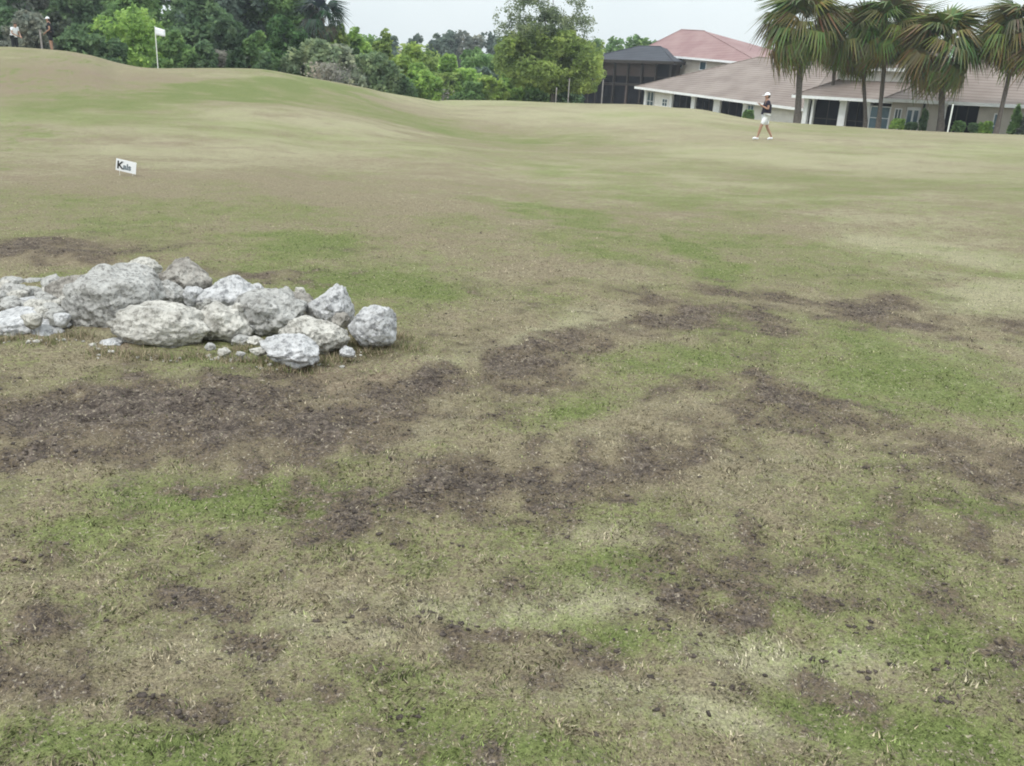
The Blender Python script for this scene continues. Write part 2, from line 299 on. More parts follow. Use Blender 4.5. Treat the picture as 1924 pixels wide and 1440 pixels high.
def ground_material():
    m = bpy.data.materials.new('worn_turf'); m.use_nodes = True; t = m.node_tree; n = t.nodes.new; l = t.links.new; b = t.nodes['Principled BSDF']
    b.inputs['Roughness'].default_value = .95; b.inputs['Specular IOR Level'].default_value = .08
    tcn = n('ShaderNodeTexCoord'); at = n('ShaderNodeVertexColor'); at.layer_name = 'col'; sp = n('ShaderNodeSeparateColor'); l(at.outputs[0], sp.inputs[0])
    al = at.outputs['Alpha']
    def noise(sc, det=4, ro=.6):
        x = n('ShaderNodeTexNoise'); x.inputs['Scale'].default_value = sc; x.inputs['Detail'].default_value = det; x.inputs['Roughness'].default_value = ro; l(tcn.outputs['Object'], x.inputs['Vector']); return x.outputs['Fac']
    def math_(op, a, c, cl=False):
        x = n('ShaderNodeMath'); x.operation = op; x.use_clamp = cl
        for i, q in enumerate((a, c)):
            if isinstance(q, (int, float)): x.inputs[i].default_value = q
            else: l(q, x.inputs[i])
        return x.outputs[0]
    def mask(v, nz_, amp, lo, hi):
        s = math_('ADD', v, math_('MULTIPLY', math_('SUBTRACT', nz_, .5), amp)); mr = n('ShaderNodeMapRange'); mr.interpolation_type = 'SMOOTHSTEP'
        l(s, mr.inputs[0]); mr.inputs[1].default_value = lo; mr.inputs[2].default_value = hi; return mr.outputs[0]
    def mixc(f, a, c):
        x = n('ShaderNodeMixRGB'); l(f, x.inputs[0]) if not isinstance(f, float) else None
        if isinstance(f, float): x.inputs[0].default_value = f
        for i, q in ((1, a), (2, c)):
            if isinstance(q, tuple): x.inputs[i].default_value = (*q, 1)
            else: l(q, x.inputs[i])
        return x.outputs[0]
    fine, mid, vf, gr_ = noise(38, 4, .75), noise(9, 5, .65), noise(110, 3, .75), noise(62, 2, .8)
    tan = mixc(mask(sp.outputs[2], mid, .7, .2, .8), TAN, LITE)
    tan = mixc(mask(al, mid, .8, .25, .85), tan, DRYC)
    g = mixc(mask(sp.outputs[1], mid, 1.2, .3, 1.1), GRN, GRN2)
    g = mixc(mask(sp.outputs[2], mid, .6, .25, .95), g, (.25, .27, .125))
    col = mixc(mask(sp.outputs[1], fine, 2.4, .12, .75), tan, g)
    col = mixc(mask(sp.outputs[0], fine, 1.4, .05, .50), col, THATCH)
    so_ = mixc(mask(mid, fine, .6, .3, .7), SOILC, SOIL2)
    col = mixc(mask(sp.outputs[0], gr_, 3.4, .28, .84), col, so_)
    col = mixc(mask(math_('ADD', gr_, 0), mid, .25, .59, .70), col, (.34, .295, .215))
    br = n('ShaderNodeMapRange'); l(math_('ADD', math_('MULTIPLY', vf, .5), math_('MULTIPLY', fine, .5)), br.inputs[0]); br.inputs[1].default_value = .34; br.inputs[2].default_value = .66; br.inputs[3].default_value = .32; br.inputs[4].default_value = 1.6
    hs = n('ShaderNodeMixRGB'); hs.blend_type = 'MULTIPLY'; hs.inputs[0].default_value = 1; l(col, hs.inputs[1]); l(br.outputs[0], hs.inputs[2])
    l(hs.outputs[0], b.inputs['Base Color'])
    bu = n('ShaderNodeBump'); bu.inputs['Strength'].default_value = .8; bu.inputs['Distance'].default_value = .04; l(fine, bu.inputs['Height']); l(bu.outputs[0], b.inputs['Normal'])
    return m
THATCH = (.145, .115, .08)
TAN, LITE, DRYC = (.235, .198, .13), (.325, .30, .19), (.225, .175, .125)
GRN, GRN2, SOILC, SOIL2 = (.188, .198, .085), (.140, .170, .058), (.068, .055, .048), (.150, .122, .102)

# ------------------------------------------------------------ the ground
az = np.concatenate([np.linspace(-math.pi, -.62, 50)[:-1], np.linspace(-.62, .62, 640), np.linspace(.62, math.pi, 50)[1:-1]])
rr = np.concatenate([[.25, .6, 1.0, 1.25], np.geomspace(1.4, 16, 430), np.geomspace(16, 90, 190)[1:], np.geomspace(90, 1500, 40)[1:]])
A, RR = np.meshgrid(az, rr); X, Y = (RR*np.sin(A)).ravel(), (RR*np.cos(A)).ravel()
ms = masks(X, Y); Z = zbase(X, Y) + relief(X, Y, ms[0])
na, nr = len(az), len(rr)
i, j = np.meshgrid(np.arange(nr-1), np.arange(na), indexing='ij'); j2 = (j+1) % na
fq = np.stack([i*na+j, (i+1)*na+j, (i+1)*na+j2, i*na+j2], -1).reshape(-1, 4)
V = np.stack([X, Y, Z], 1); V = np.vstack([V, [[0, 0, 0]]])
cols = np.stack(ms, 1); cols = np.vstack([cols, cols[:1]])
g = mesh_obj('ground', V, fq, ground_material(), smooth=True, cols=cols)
tag(g, kind='structure', label='worn golf turf of tan and green grass with bare dark soil')
cap = mesh_obj('ground', np.vstack([V[:na], [[0, 0, 0]]]), [(na, (k+1) % na, k) for k in range(na)], g.data.materials[0], smooth=True, cols=np.vstack([cols[:na], cols[:1]]))
bm = bmesh.new(); bm.from_mesh(g.data); bm.from_mesh(cap.data); bmesh.ops.remove_doubles(bm, verts=bm.verts[:na]+bm.verts[-na-1:], dist=1e-5)
bm.to_mesh(g.data); bm.free(); bpy.data.objects.remove(cap)
g.data.polygons.foreach_set('use_smooth', np.ones(len(g.data.polygons), bool))

# ------------------------------------------------------------ grass blades near the camera
def blades(n, r0, r1, pw, L0, L1, w0, seed):
    q = np.random.default_rng(seed); r = (r0**pw + q.random(n)*(r1**pw-r0**pw))**(1/pw); a = (q.random(n)-.5)*1.24
    x, y = r*np.sin(a), r*np.cos(a); so_, gr, li, dr = masks(x, y)
    keep = q.random(n) > np.maximum(np.clip((so_-.22)*1.7, 0, .80), 1-(1-np.clip((r-3)/15.5, 0, 1))**2); x, y, r, so_, gr, li, dr = [k[keep] for k in (x, y, r, so_, gr, li, dr)]; n = len(x)
    z = zbase(x, y) + relief(x, y, so_)
    cl_ = vnoise(x*13, y*13, None, 301); c2_ = fbm(x*5, y*5, 311)
    th = q.random(n)*2.6+vnoise(x*9, y*9, None, 307)*12; ln = (.5+.85*cl_**2)* (L0+q.random(n)**2*(L1-L0))*(1-.4*so_); lean = .6+q.random(n)*.9; wd = w0*(.5+q.random(n)*1.0)*(1+r*.03)
    dx, dy = np.cos(th), np.sin(th)
    up_, ho = np.cos(lean)*ln, np.sin(lean)*ln
    b = np.stack([x, y, z-.003], 1); side = np.stack([-dy, dx, 0*dx], 1)*wd[:, None]
    v = np.stack([b-side, b+side, b+np.stack([dx*ho, dy*ho, up_+.002], 1)], 1).reshape(-1, 3)
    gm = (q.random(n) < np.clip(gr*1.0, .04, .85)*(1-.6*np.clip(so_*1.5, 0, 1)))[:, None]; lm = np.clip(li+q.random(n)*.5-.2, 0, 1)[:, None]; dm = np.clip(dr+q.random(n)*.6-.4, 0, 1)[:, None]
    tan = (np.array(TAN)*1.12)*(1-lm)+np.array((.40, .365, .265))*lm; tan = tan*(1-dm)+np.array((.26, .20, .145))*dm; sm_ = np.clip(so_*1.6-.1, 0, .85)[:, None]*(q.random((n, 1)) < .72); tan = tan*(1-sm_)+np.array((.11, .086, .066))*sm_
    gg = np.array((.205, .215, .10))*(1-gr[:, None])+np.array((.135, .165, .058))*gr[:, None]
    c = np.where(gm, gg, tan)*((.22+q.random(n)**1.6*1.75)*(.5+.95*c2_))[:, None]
    return v, np.repeat(c, 3, 0)
M_blade = mat('grass_blade', (1, 1, 1), .8, .08, 2, attr=True, trans=.2, spec=.12)
va, ca = [], []
for a_ in ((760000, 1.3, 19, .8, .008, .027, .0027, 1),):
    v, c = blades(*a_); va.append(v); ca.append(c)
v, c = np.concatenate(va), np.concatenate(ca)
qt = np.random.default_rng(17); tx, ty = [], []                # longer dry grass where the mower cannot reach, round the stones
for px_, py_ in ((20, 648), (90, 655), (150, 642), (190, 668), (250, 668), (310, 672), (370, 668), (430, 680), (480, 678), (520, 698), (570, 698), (610, 680), (640, 672), (680, 654), (730, 654), (752, 640), (500, 655), (455, 660), (770, 655), (700, 665)):
    h_ = ground_hit(px_, py_); k_ = 260; tx.append(h_.x+qt.normal(size=k_)*.05); ty.append(h_.y+qt.normal(size=k_)*.035)
tx, ty = np.concatenate(tx), np.concatenate(ty); n_ = len(tx); tz = zat(tx, ty); th = qt.random(n_)*6.28; ln = .02+.045*qt.random(n_)**1.5; le = .2+qt.random(n_)*.9
bb = np.stack([tx, ty, tz-.003], 1); sd2 = np.stack([-np.sin(th), np.cos(th), 0*th], 1)*.0022; tt = bb+np.stack([np.cos(th)*np.sin(le)*ln, np.sin(th)*np.sin(le)*ln, np.cos(le)*ln], 1)
v = np.vstack([v, np.stack([bb-sd2, bb+sd2, tt], 1).reshape(-1, 3)]); cc = np.where((qt.random(n_) < .3)[:, None], np.array([[.15, .18, .07]]), np.array([[.34, .28, .19]]))*(.55+.8*qt.random((n_, 1))); c = np.vstack([c, np.repeat(cc, 3, 0)])
gb = mesh_obj('grass', v, np.arange(len(v)).reshape(-1, 3), M_blade, cols=c)
tag(gb, 'short dry and green grass blades over the near turf', 'grass', kind='stuff')
# soil clods
M_clod = mat('clod_soil', (.07, .056, .047), .95, .5, 30, bump=.6, bscale=80)
ico = bmesh.new(); bmesh.ops.create_icosphere(ico, subdivisions=1, radius=1); iv = np.array([v.co[:] for v in ico.verts]); fi = np.array([[v.index for v in f.verts] for f in ico.faces]); ico.free()
def clods(n, seed):
    q = np.random.default_rng(seed); r = (1.4**1.1+q.random(n*3)*(13**1.1-1.4**1.1))**(1/1.1); a = (q.random(n*3)-.5)*1.24; x, y = r*np.sin(a), r*np.cos(a)
    s = masks(x, y)[0]; cl = fbm(x*2.2, y*2.2, 131); k = q.random(n*3) < np.clip((s-.12)*1.5, .02, 1)*np.clip((cl-.42)*7, .08, 1); x, y = x[k][:n], y[k][:n]; n = len(x)
    spots = [(800, 1165), (815, 1160), (880, 1182), (870, 1180), (1300, 1118), (1288, 1115), (1090, 1222), (1320, 1020), (1230, 1190), (1610, 1190), (40, 1055), (760, 1350), (640, 1162), (1370, 1300), (1640, 1270), (260, 1300), (1555, 1235), (1775, 1255), (1775, 1330)]  # dark crumb clusters here stand in for the shadows in holes of torn turf
    px, py = [], []
    for sx, sy in spots:
        for _ in range(9):
            h = ground_hit(sx+q.normal()*20, sy+q.normal()*6); px.append(h.x); py.append(h.y)
    m = len(px); x = np.concatenate([x, px]); y = np.concatenate([y, py]); rad = np.concatenate([.0016+.006*q.random(n)**4, .0025+.006*q.random(m)**1.5])
    z = zat(x, y); N_ = len(x); sc = np.stack([.8+q.random(N_), .8+q.random(N_), .35+.4*q.random(N_)], 1)*rad[:, None]
    v = iv[None]*sc[:, None]*(1+.9*(q.random((N_, len(iv), 1))-.5)); v = v + np.stack([x, y, z+.15*rad], 1)[:, None]
    return v.reshape(-1, 3), (fi[None]+np.arange(N_)[:, None, None]*len(iv)).reshape(-1, 3)
v, f = clods(60000, 5); cl = mesh_obj('soil_crumbs', v, f, M_clod); tag(cl, 'dark crumbs of soil scattered over the bare patches, with clusters standing in for shadowed holes', 'soil', kind='stuff')

# ------------------------------------------------------------ limestone boulders
def rockmat(name, pale, grey, dark):
    m = bpy.data.materials.new(name); m.use_nodes = True; t = m.node_tree; n = t.nodes.new; l = t.links.new; b = t.nodes['Principled BSDF']
    b.inputs['Roughness'].default_value = .92; b.inputs['Specular IOR Level'].default_value = .15; tcn = n('ShaderNodeTexCoord')
    def nz_(s, d=6, r=.65):
        x = n('ShaderNodeTexNoise'); x.inputs['Scale'].default_value = s; x.inputs['Detail'].default_value = d; x.inputs['Roughness'].default_value = r; l(tcn.outputs['Object'], x.inputs['Vector']); return x.outputs['Fac']
    r1 = n('ShaderNodeValToRGB'); r1.color_ramp.elements[0].position = .36; r1.color_ramp.elements[1].position = .62
    r1.color_ramp.elements[0].color = (*grey, 1); r1.color_ramp.elements[1].color = (*pale, 1); l(nz_(5), r1.inputs[0])
    r2 = n('ShaderNodeValToRGB'); r2.color_ramp.elements[0].position = .49; r2.color_ramp.elements[1].position = .60; r2.color_ramp.elements[0].color = (0, 0, 0, 1); r2.color_ramp.elements[1].color = (.75, .75, .75, 1)
    f2 = nz_(27, 5, .75); l(f2, r2.inputs[0])
    mx_ = n('ShaderNodeMixRGB'); l(r2.outputs[0], mx_.inputs[0]); l(r1.outputs[0], mx_.inputs[1]); mx_.inputs[2].default_value = (*dark, 1)
    l(mx_.outputs[0], b.inputs['Base Color'])
    vo = n('ShaderNodeTexVoronoi'); vo.inputs['Scale'].default_value = 32; l(tcn.outputs['Object'], vo.inputs['Vector'])
    ad = n('ShaderNodeMath'); ad.operation = 'ADD'; l(vo.outputs['Distance'], ad.inputs[0]); l(f2, ad.inputs[1])
    bu = n('ShaderNodeBump'); bu.inputs['Strength'].default_value = 1; bu.inputs['Distance'].default_value = .018; l(ad.outputs[0], bu.inputs['Height']); l(bu.outputs[0], b.inputs['Normal'])
    return m
RM = {'grey': rockmat('grey_limestone', (.50, .49, .465), (.335, .325, .305), (.13, .125, .115)),
      'cream': rockmat('cream_limestone', (.60, .575, .52), (.42, .40, .365), (.16, .15, .13)),
      'white': rockmat('white_limestone', (.59, .585, .585), (.44, .435, .43), (.17, .17, .175)),
      'tan': rockmat('tan_limestone', (.42, .395, .355), (.22, .20, .178), (.12, .11, .095))}
def rock(px, py, w, h, Y, kind, label, name='boulder', seed=0, cuts=6, dep=.8, rot=0, peak=None, sub=5, group='limestone boulders in the pile', ext=0.0, lump=.16):
    """w, h: size seen in the photograph; Y: distance ahead; ext: how much further down it reaches, hidden by its neighbours"""
    c = P(px, py, Y); k = (Y*cP+1.6*sP)/F
    rx, rz = w*k/2*1.06, h*k/2/.97*1.06; ry = rx*dep
    q = random.Random(seed*13+5)
    bm = bmesh.new(); bmesh.ops.create_icosphere(bm, subdivisions=sub, radius=1)
    planes = []
    for _ in range(int(cuts*1.25)):
        d = Vector((q.gauss(0, 1), q.gauss(0, 1), q.gauss(0, .8))).normalized(); planes.append((d, q.uniform(.62, .88)))
    off = Vector((q.uniform(-50, 50), q.uniform(-50, 50), q.uniform(-50, 50)))
    for v in bm.verts:
        p = v.co.copy()
        p = p*(1+mnoise.fractal(p*1.1+off, .9, 2.0, 3)*lump*2)
        for d, s in planes:
            t = p.dot(d)-s
            if t > 0: p -= d*t*.8
        p *= 1+mnoise.fractal(p*3.0+off, .8, 2.1, 4)*.065 + mnoise.fractal(p*9+off, .7, 2.2, 3)*.025 - max(0, mnoise.noise(p*13+off)-.12)*.13
        v.co = p
    xs = [v.co.x for v in bm.verts]; zs = [v.co.z for v in bm.verts]; ys = [v.co.y for v in bm.verts]
    x0, x1, z0, z1, y0, y1 = min(xs), max(xs), min(zs), max(zs), min(ys), max(ys)
    for v in bm.verts:
        x = (v.co.x-x0)/(x1-x0)*2-1; z = (v.co.z-z0)/(z1-z0)*2-1; y = (v.co.y-y0)/(y1-y0)*2-1
        if peak is not None and z > 0:
            s = 1-.62*z; x = peak*z+x*s
            y *= 1-.4*z
        if z < 0: z *= 1+ext
        v.co = Vector((x*rx, y*ry, z*rz))
        if rot: v.co = Matrix.Rotation(rot, 3, 'Y') @ v.co
    me = bpy.data.meshes.new(name); bm.to_mesh(me); bm.free(); me.materials.append(RM[kind]); me.polygons.foreach_set('use_smooth', np.ones(len(me.polygons), bool))
    o = bpy.data.objects.new(name, me); C.objects.link(o); c.z -= rz*.04; o.location = c; tag(o, label, 'rock', group); return o
RK = [  # px, py, w, h, Y, kind, label, dict
 (214, 573, 178, 138, 5.35, 'grey', 'largest rounded grey boulder of the pile, left of the cream slab', dict(dep=.75, seed=1, lump=.10, cuts=4, ext=.1)),
 (245, 528, 118, 66, 5.75, 'grey', 'grey boulder whose rounded top rises behind the largest boulder', dict(seed=2, lump=.1, cuts=3, ext=1.2)),
 (137, 558, 104, 74, 5.6, 'tan', 'tan slanting slab leaning on the left side of the largest boulder', dict(seed=3, rot=-.35, cuts=8, ext=.3)),
 (345, 521, 108, 72, 5.85, 'tan', 'brownish peaked boulder with a pale edge at the top of the pile', dict(seed=4, peak=.05, cuts=7, ext=1.0)),
 (314, 553, 78, 56, 5.5, 'grey', 'mid grey boulder wedged right of the largest boulder', dict(seed=5, ext=.8)),
 (363, 555, 36, 34, 5.5, 'white', 'small bluish white stone between the peaked boulder and pale wedge', dict(seed=6, sub=4, ext=.9)),
 (428, 548, 112, 62, 5.6, 'white', 'pale bluish wedge shaped boulder behind the cream slab', dict(seed=7, peak=.12, cuts=7, ext=.9)),
 (480, 546, 30, 28, 5.8, 'white', 'small pale stone on the right shoulder of the pale wedge boulder', dict(seed=8, sub=4, ext=1.5)),
 (305, 617, 182, 92, 4.98, 'cream', 'wide cream slab with a shaded underside at the front of the pile', dict(seed=9, cuts=7, dep=.65, lump=.12)),
 (418, 605, 116, 80, 5.12, 'cream', 'greyish cream boulder joined to the right end of the cream slab', dict(seed=10, cuts=5, dep=.8)),
 (510, 592, 122, 92, 5.3, 'grey', 'big grey boulder in the middle right of the pile', dict(seed=11, cuts=4, lump=.1)),
 (560, 572, 62, 52, 5.75, 'tan', 'brown shaded stone behind the gap beside the pointed boulder', dict(seed=12, ext=.8)),
 (564, 548, 20, 16, 5.85, 'cream', 'tiny yellowish stone on top of the brown shaded stone', dict(seed=13, sub=3, ext=.9)),
 (618, 576, 86, 86, 5.4, 'white', 'pointed white boulder standing upright near the right end', dict(seed=14, peak=.4, cuts=6, ext=.2)),
 (640, 602, 34, 30, 5.2, 'tan', 'small rusty brown stone under the pointed white boulder', dict(seed=15, sub=4)),
 (588, 634, 134, 74, 4.92, 'cream', 'long pale boulder lying in front of the pointed white boulder', dict(seed=16, cuts=6, dep=.7)),
 (546, 661, 108, 62, 4.62, 'white', 'pitted whitish boulder lowest at the front of the pile', dict(seed=17, cuts=6, dep=.8)),
 (699, 610, 88, 74, 5.02, 'white', 'squarish bluish white boulder standing alone at the right end', dict(seed=18, cuts=8, lump=.08)),
 (652, 661, 30, 21, 4.75, 'white', 'small white stone on the grass beside the right end boulder', dict(seed=19, sub=4)),
 (212, 648, 52, 22, 4.85, 'white', 'flat white stone on the ground below the largest boulder', dict(seed=20, sub=4)),
 (422, 662, 24, 18, 4.72, 'cream', 'small cream stone in the grass under the cream slab', dict(seed=21, sub=4)),
 (480, 641, 30, 18, 4.85, 'cream', 'small stone in the gap left of the pitted front boulder', dict(seed=22, sub=4)),
 (486, 660, 34, 16, 4.72, 'cream', 'flat cream stone touching the pitted front boulder', dict(seed=23, sub=4)),
 (396, 652, 20, 14, 4.8, 'grey', 'tiny grey stone under the edge of the cream slab', dict(seed=24, sub=3)),
 (452, 666, 18, 10, 4.68, 'grey', 'tiny grey stone lying between two small cream stones', dict(seed=25, sub=3)),
 (40, 611, 150, 58, 5.1, 'white', 'long lavender white boulder at the left edge of the photo', dict(seed=26, cuts=5)),
 (92, 628, 56, 34, 4.98, 'white', 'white stone at the foot of the long lavender boulder', dict(seed=27, sub=4)),
 (110, 600, 40, 36, 5.3, 'grey', 'grey stone between the lavender boulder and the largest boulder', dict(seed=28, sub=4, ext=.4)),
 (14, 560, 62, 38, 5.75, 'grey', 'grey boulder at the left edge behind the lavender boulder', dict(seed=29, ext=.5)),
 (68, 578, 64, 36, 5.5, 'white', 'pale flat topped stone behind the lavender boulder', dict(seed=30, ext=.5)),
 (66, 552, 42, 28, 5.85, 'grey', 'small dark lavender stone in the left back of the pile', dict(seed=31, sub=4, ext=.6)),
 (98, 532, 40, 30, 6.1, 'grey', 'grey stone at the back left beside the slanting slab', dict(seed=32, sub=4, ext=.7)),
 (60, 533, 40, 22, 6.25, 'grey', 'low grey stone at the back left of the pile', dict(seed=33, sub=4, ext=.7)),
 (128, 530, 44, 24, 6.05, 'tan', 'speckled tan stone behind the slanting slab', dict(seed=34, sub=4, ext=.9)),
 (22, 534, 40, 24, 6.2, 'grey', 'small grey stone at the far left back of the pile', dict(seed=35, sub=4, ext=.7)),
 (-60, 590, 120, 70, 5.5, 'grey', 'grey boulder running out of the picture on the left', dict(seed=36)),
]
RK += [(35, 585, 60, 34, 5.35, 'grey', 'grey stone resting on top of the long lavender boulder', dict(seed=37, sub=4)), (100, 556, 50, 40, 5.75, 'white', 'white stone wedged left of the slanting slab', dict(seed=38, sub=4, ext=.7)),
 (76, 596, 46, 30, 5.25, 'white', 'whitish stone between the flat topped stone and lavender boulder', dict(seed=39, sub=4, ext=.5)), (42, 556, 40, 30, 5.9, 'white', 'pale stone behind the flat topped stone at left', dict(seed=40, sub=4, ext=.6)),
 (268, 500, 60, 30, 6.0, 'cream', 'pale stone peeking between the two highest boulders', dict(seed=41, sub=4, ext=1.5)), (455, 640, 40, 22, 5.0, 'grey', 'shadowed grey stone under the big grey middle boulder', dict(seed=42, sub=4)),
 (536, 560, 40, 40, 5.7, 'grey', 'grey stone behind the right shoulder of the big grey middle boulder', dict(seed=43, sub=4, ext=.8)), (400, 575, 60, 40, 5.5, 'grey', 'shaded grey stone under the pale wedge boulder', dict(seed=44, sub=4, ext=.5))]
for r_ in RK:
    k_ = 1.1 if r_[0] < 115 else 1.0
    rock(r_[0], r_[1], r_[2]*k_, r_[3]*k_, *r_[4:7], **r_[7])

qg = np.random.default_rng(23); gx, gy = [], []
for px_, py_, k_ in ((60, 650, 14), (140, 648, 12), (200, 665, 12), (300, 674, 14), (400, 672, 18), (450, 672, 20), (500, 695, 12), (600, 688, 14), (660, 668, 12), (720, 655, 8), (10, 545, 14), (60, 560, 16), (110, 545, 12), (480, 600, 10)):
    h_ = ground_hit(px_, py_); gx.append(h_.x+qg.normal(size=k_)*.06); gy.append(h_.y+qg.normal(size=k_)*.03)
gx, gy = np.concatenate(gx), np.concatenate(gy); n_ = len(gx); rd = .004+.012*qg.random(n_)**2
gv = iv[None]*(rd[:, None]*np.stack([.9+.5*qg.random(n_), .9+.5*qg.random(n_), .6+.4*qg.random(n_)], 1))[:, None]*(1+.6*(qg.random((n_, len(iv), 1))-.5))+np.stack([gx, gy, zat(gx, gy)+rd*.3], 1)[:, None]
tag(mesh_obj('limestone_chips', gv.reshape(-1, 3), (fi[None]+np.arange(n_)[:, None, None]*len(iv)).reshape(-1, 3), RM['cream']), 'pale limestone chips strewn in the grass round the pile', 'gravel', kind='stuff')
qr = random.Random(61)
for i_ in range(30):
    px_, py_ = qr.uniform(-5, 130), qr.uniform(535, 600); Y_ = 6.25-(py_-535)/65*1.0
    rock(px_, py_, qr.uniform(20, 38), qr.uniform(16, 26), Y_-.38, qr.choice(('grey', 'white', 'cream', 'grey')), 'small stone in the grey rubble at the left end of the pile', seed=100+i_, sub=3, group='rubble stones at the left end', ext=1.2, name='stone')
for i_, (px_, py_) in enumerate(((392, 590), (468, 618), (262, 660), (350, 664), (610, 672), (240, 600), (575, 600), (448, 578))):
    rock(px_, py_, qr.uniform(18, 30), qr.uniform(14, 20), 4.95 if py_ > 640 else 5.15, qr.choice(('grey', 'cream')), 'fist sized stone filling a gap between the larger boulders', seed=140+i_, sub=3, group='gap stones of the pile', ext=.3, name='stone')
# ------------------------------------------------------------ small sign
sg = ground_hit(239, 337); sgz = gz(sg.x, sg.y)
st = thing('yard_sign', 'small white sign board on wire legs in the turf', 'sign', (sg.x, sg.y, sgz), R(-6))
topz = P(239, 313, sg.y).z - sgz
bw, bh = .30, .165; tilt = R(-9)
def tl(x, z): return (x*math.cos(tilt)-z*math.sin(tilt), topz + x*math.sin(tilt)+z*math.cos(tilt))
def slab(mb, pts, y0, y1):
    n = len(pts); mb.poly([(x, y0, z) for x, z in pts]+[(x, y1, z) for x, z in pts], [tuple(range(n)), tuple(reversed(range(n, 2*n)))]+[(i_, n+i_, n+(i_+1) % n, (i_+1) % n) for i_ in range(n)])
m = MB(); slab(m, [tl(-bw/2, -bh/2), tl(bw/2, -bh/2), tl(bw/2, bh/2), tl(-bw/2, bh/2)], -.004, .004); m.build('board', M_trim, st)
for sx in (-.1, .1):
    a = tl(sx, -bh/2+.01); MB().tube([(a[0], .0065, a[1]), (a[0]*.98, .0065, -.05)], .0025, 6).build('wire_leg', M_pole, st)
def text(body, size, x, z, m_, parent, name='lettering'):
    cu = bpy.data.curves.new(name, 'FONT'); cu.body = body; cu.size = size; cu.extrude = .001; cu.offset = .004
    to = bpy.data.objects.new(name, cu); C.objects.link(to); bpy.context.view_layer.update()
    me = bpy.data.meshes.new_from_object(to.evaluated_get(bpy.context.evaluated_depsgraph_get())); bpy.data.objects.remove(to)
    o = bpy.data.objects.new(name, me); C.objects.link(o); me.materials.clear(); me.materials.append(m_); o.parent = parent
    p = tl(x, z); o.location = (p[0], -.0065, p[1]); o.rotation_euler = (R(90), -tilt, 0); return o
text('K', .15, -.135, -.05, M_letter, st); text('als', .115, -.04, -.045, M_letter2, st)

# ------------------------------------------------------------ golf flag
fp = P(297, 131, 47.5); fz = gz(fp.x, fp.y); ph = P(303, 50, 47.5).z-fz
fl = thing('golf_flag', 'white flag on a slim pole standing on the raised green', 'flag', (fp.x, fp.y, fz))
MB().tube([(0, 0, -.3), (0, 0, ph)], .022, 8).build('pole', M_pole, fl)
nx_, nz_ = 9, 5; vv, ff = [], []
for i_ in range(nx_):
    for k_ in range(nz_):
        u = i_/(nx_-1); vv.append((.02+u*.46, .05*math.sin(u*6), ph-.05-.36*k_/(nz_-1)*(1-.15*u)-.10*u))
for i_ in range(nx_-1):
    for k_ in range(nz_-1): a = i_*nz_+k_; ff.append((a, a+nz_, a+nz_+1, a+1))
fo = mesh_obj('flag_cloth', vv, ff, M_fabwhite, fl, True); sm = fo.modifiers.new('thickness', 'SOLIDIFY'); sm.thickness = .006
for px, py, Y_, hh, lab in ((79, 92, 50.2, .95, 'short grey post on the hill crest beside the two golfers'),):
    q_ = P(px, py, Y_); z_ = gz(q_.x, q_.y); t_ = thing('marker_post', lab, 'post', (q_.x, q_.y, z_))
    MB().box(-.035, .035, -.035, .035, -.2, hh*.95).build('post', M_twig, t_); MB().box(-.05, .05, -.05, .05, hh*.95, hh).build('cap', M_twig, t_)

# ------------------------------------------------------------ people
def skin(name, nodes, edges, m_, parent, levels=1, root=0):
    me = bpy.data.meshes.new(name); me.from_pydata([n_[0] for n_ in nodes], edges, []); me.update()
    o = bpy.data.objects.new(name, me); C.objects.link(o); o.parent = parent
    o.modifiers.new('skin', 'SKIN'); s_ = o.modifiers.new('sub', 'SUBSURF'); s_.levels = levels; s_.render_levels = levels
    lay = me.skin_vertices[0] if len(me.skin_vertices) else None
    if lay is None:
        bm = bmesh.new(); bm.from_mesh(me); bm.verts.layers.skin.verify(); bm.to_mesh(me); bm.free(); lay = me.skin_vertices[0]
    for k_, n_ in enumerate(nodes):
        r_ = n_[1]; lay.data[k_].radius = r_ if isinstance(r_, tuple) else (r_, r_); lay.data[k_].use_root = (k_ == root)
    dg = bpy.context.evaluated_depsgraph_get(); me2 = bpy.data.meshes.new_from_object(o.evaluated_get(dg)); o.modifiers.clear(); o.data = me2
    me2.name = name; me2.materials.clear(); me2.materials.append(m_); me2.polygons.foreach_set('use_smooth', np.ones(len(me2.polygons), bool)); return o
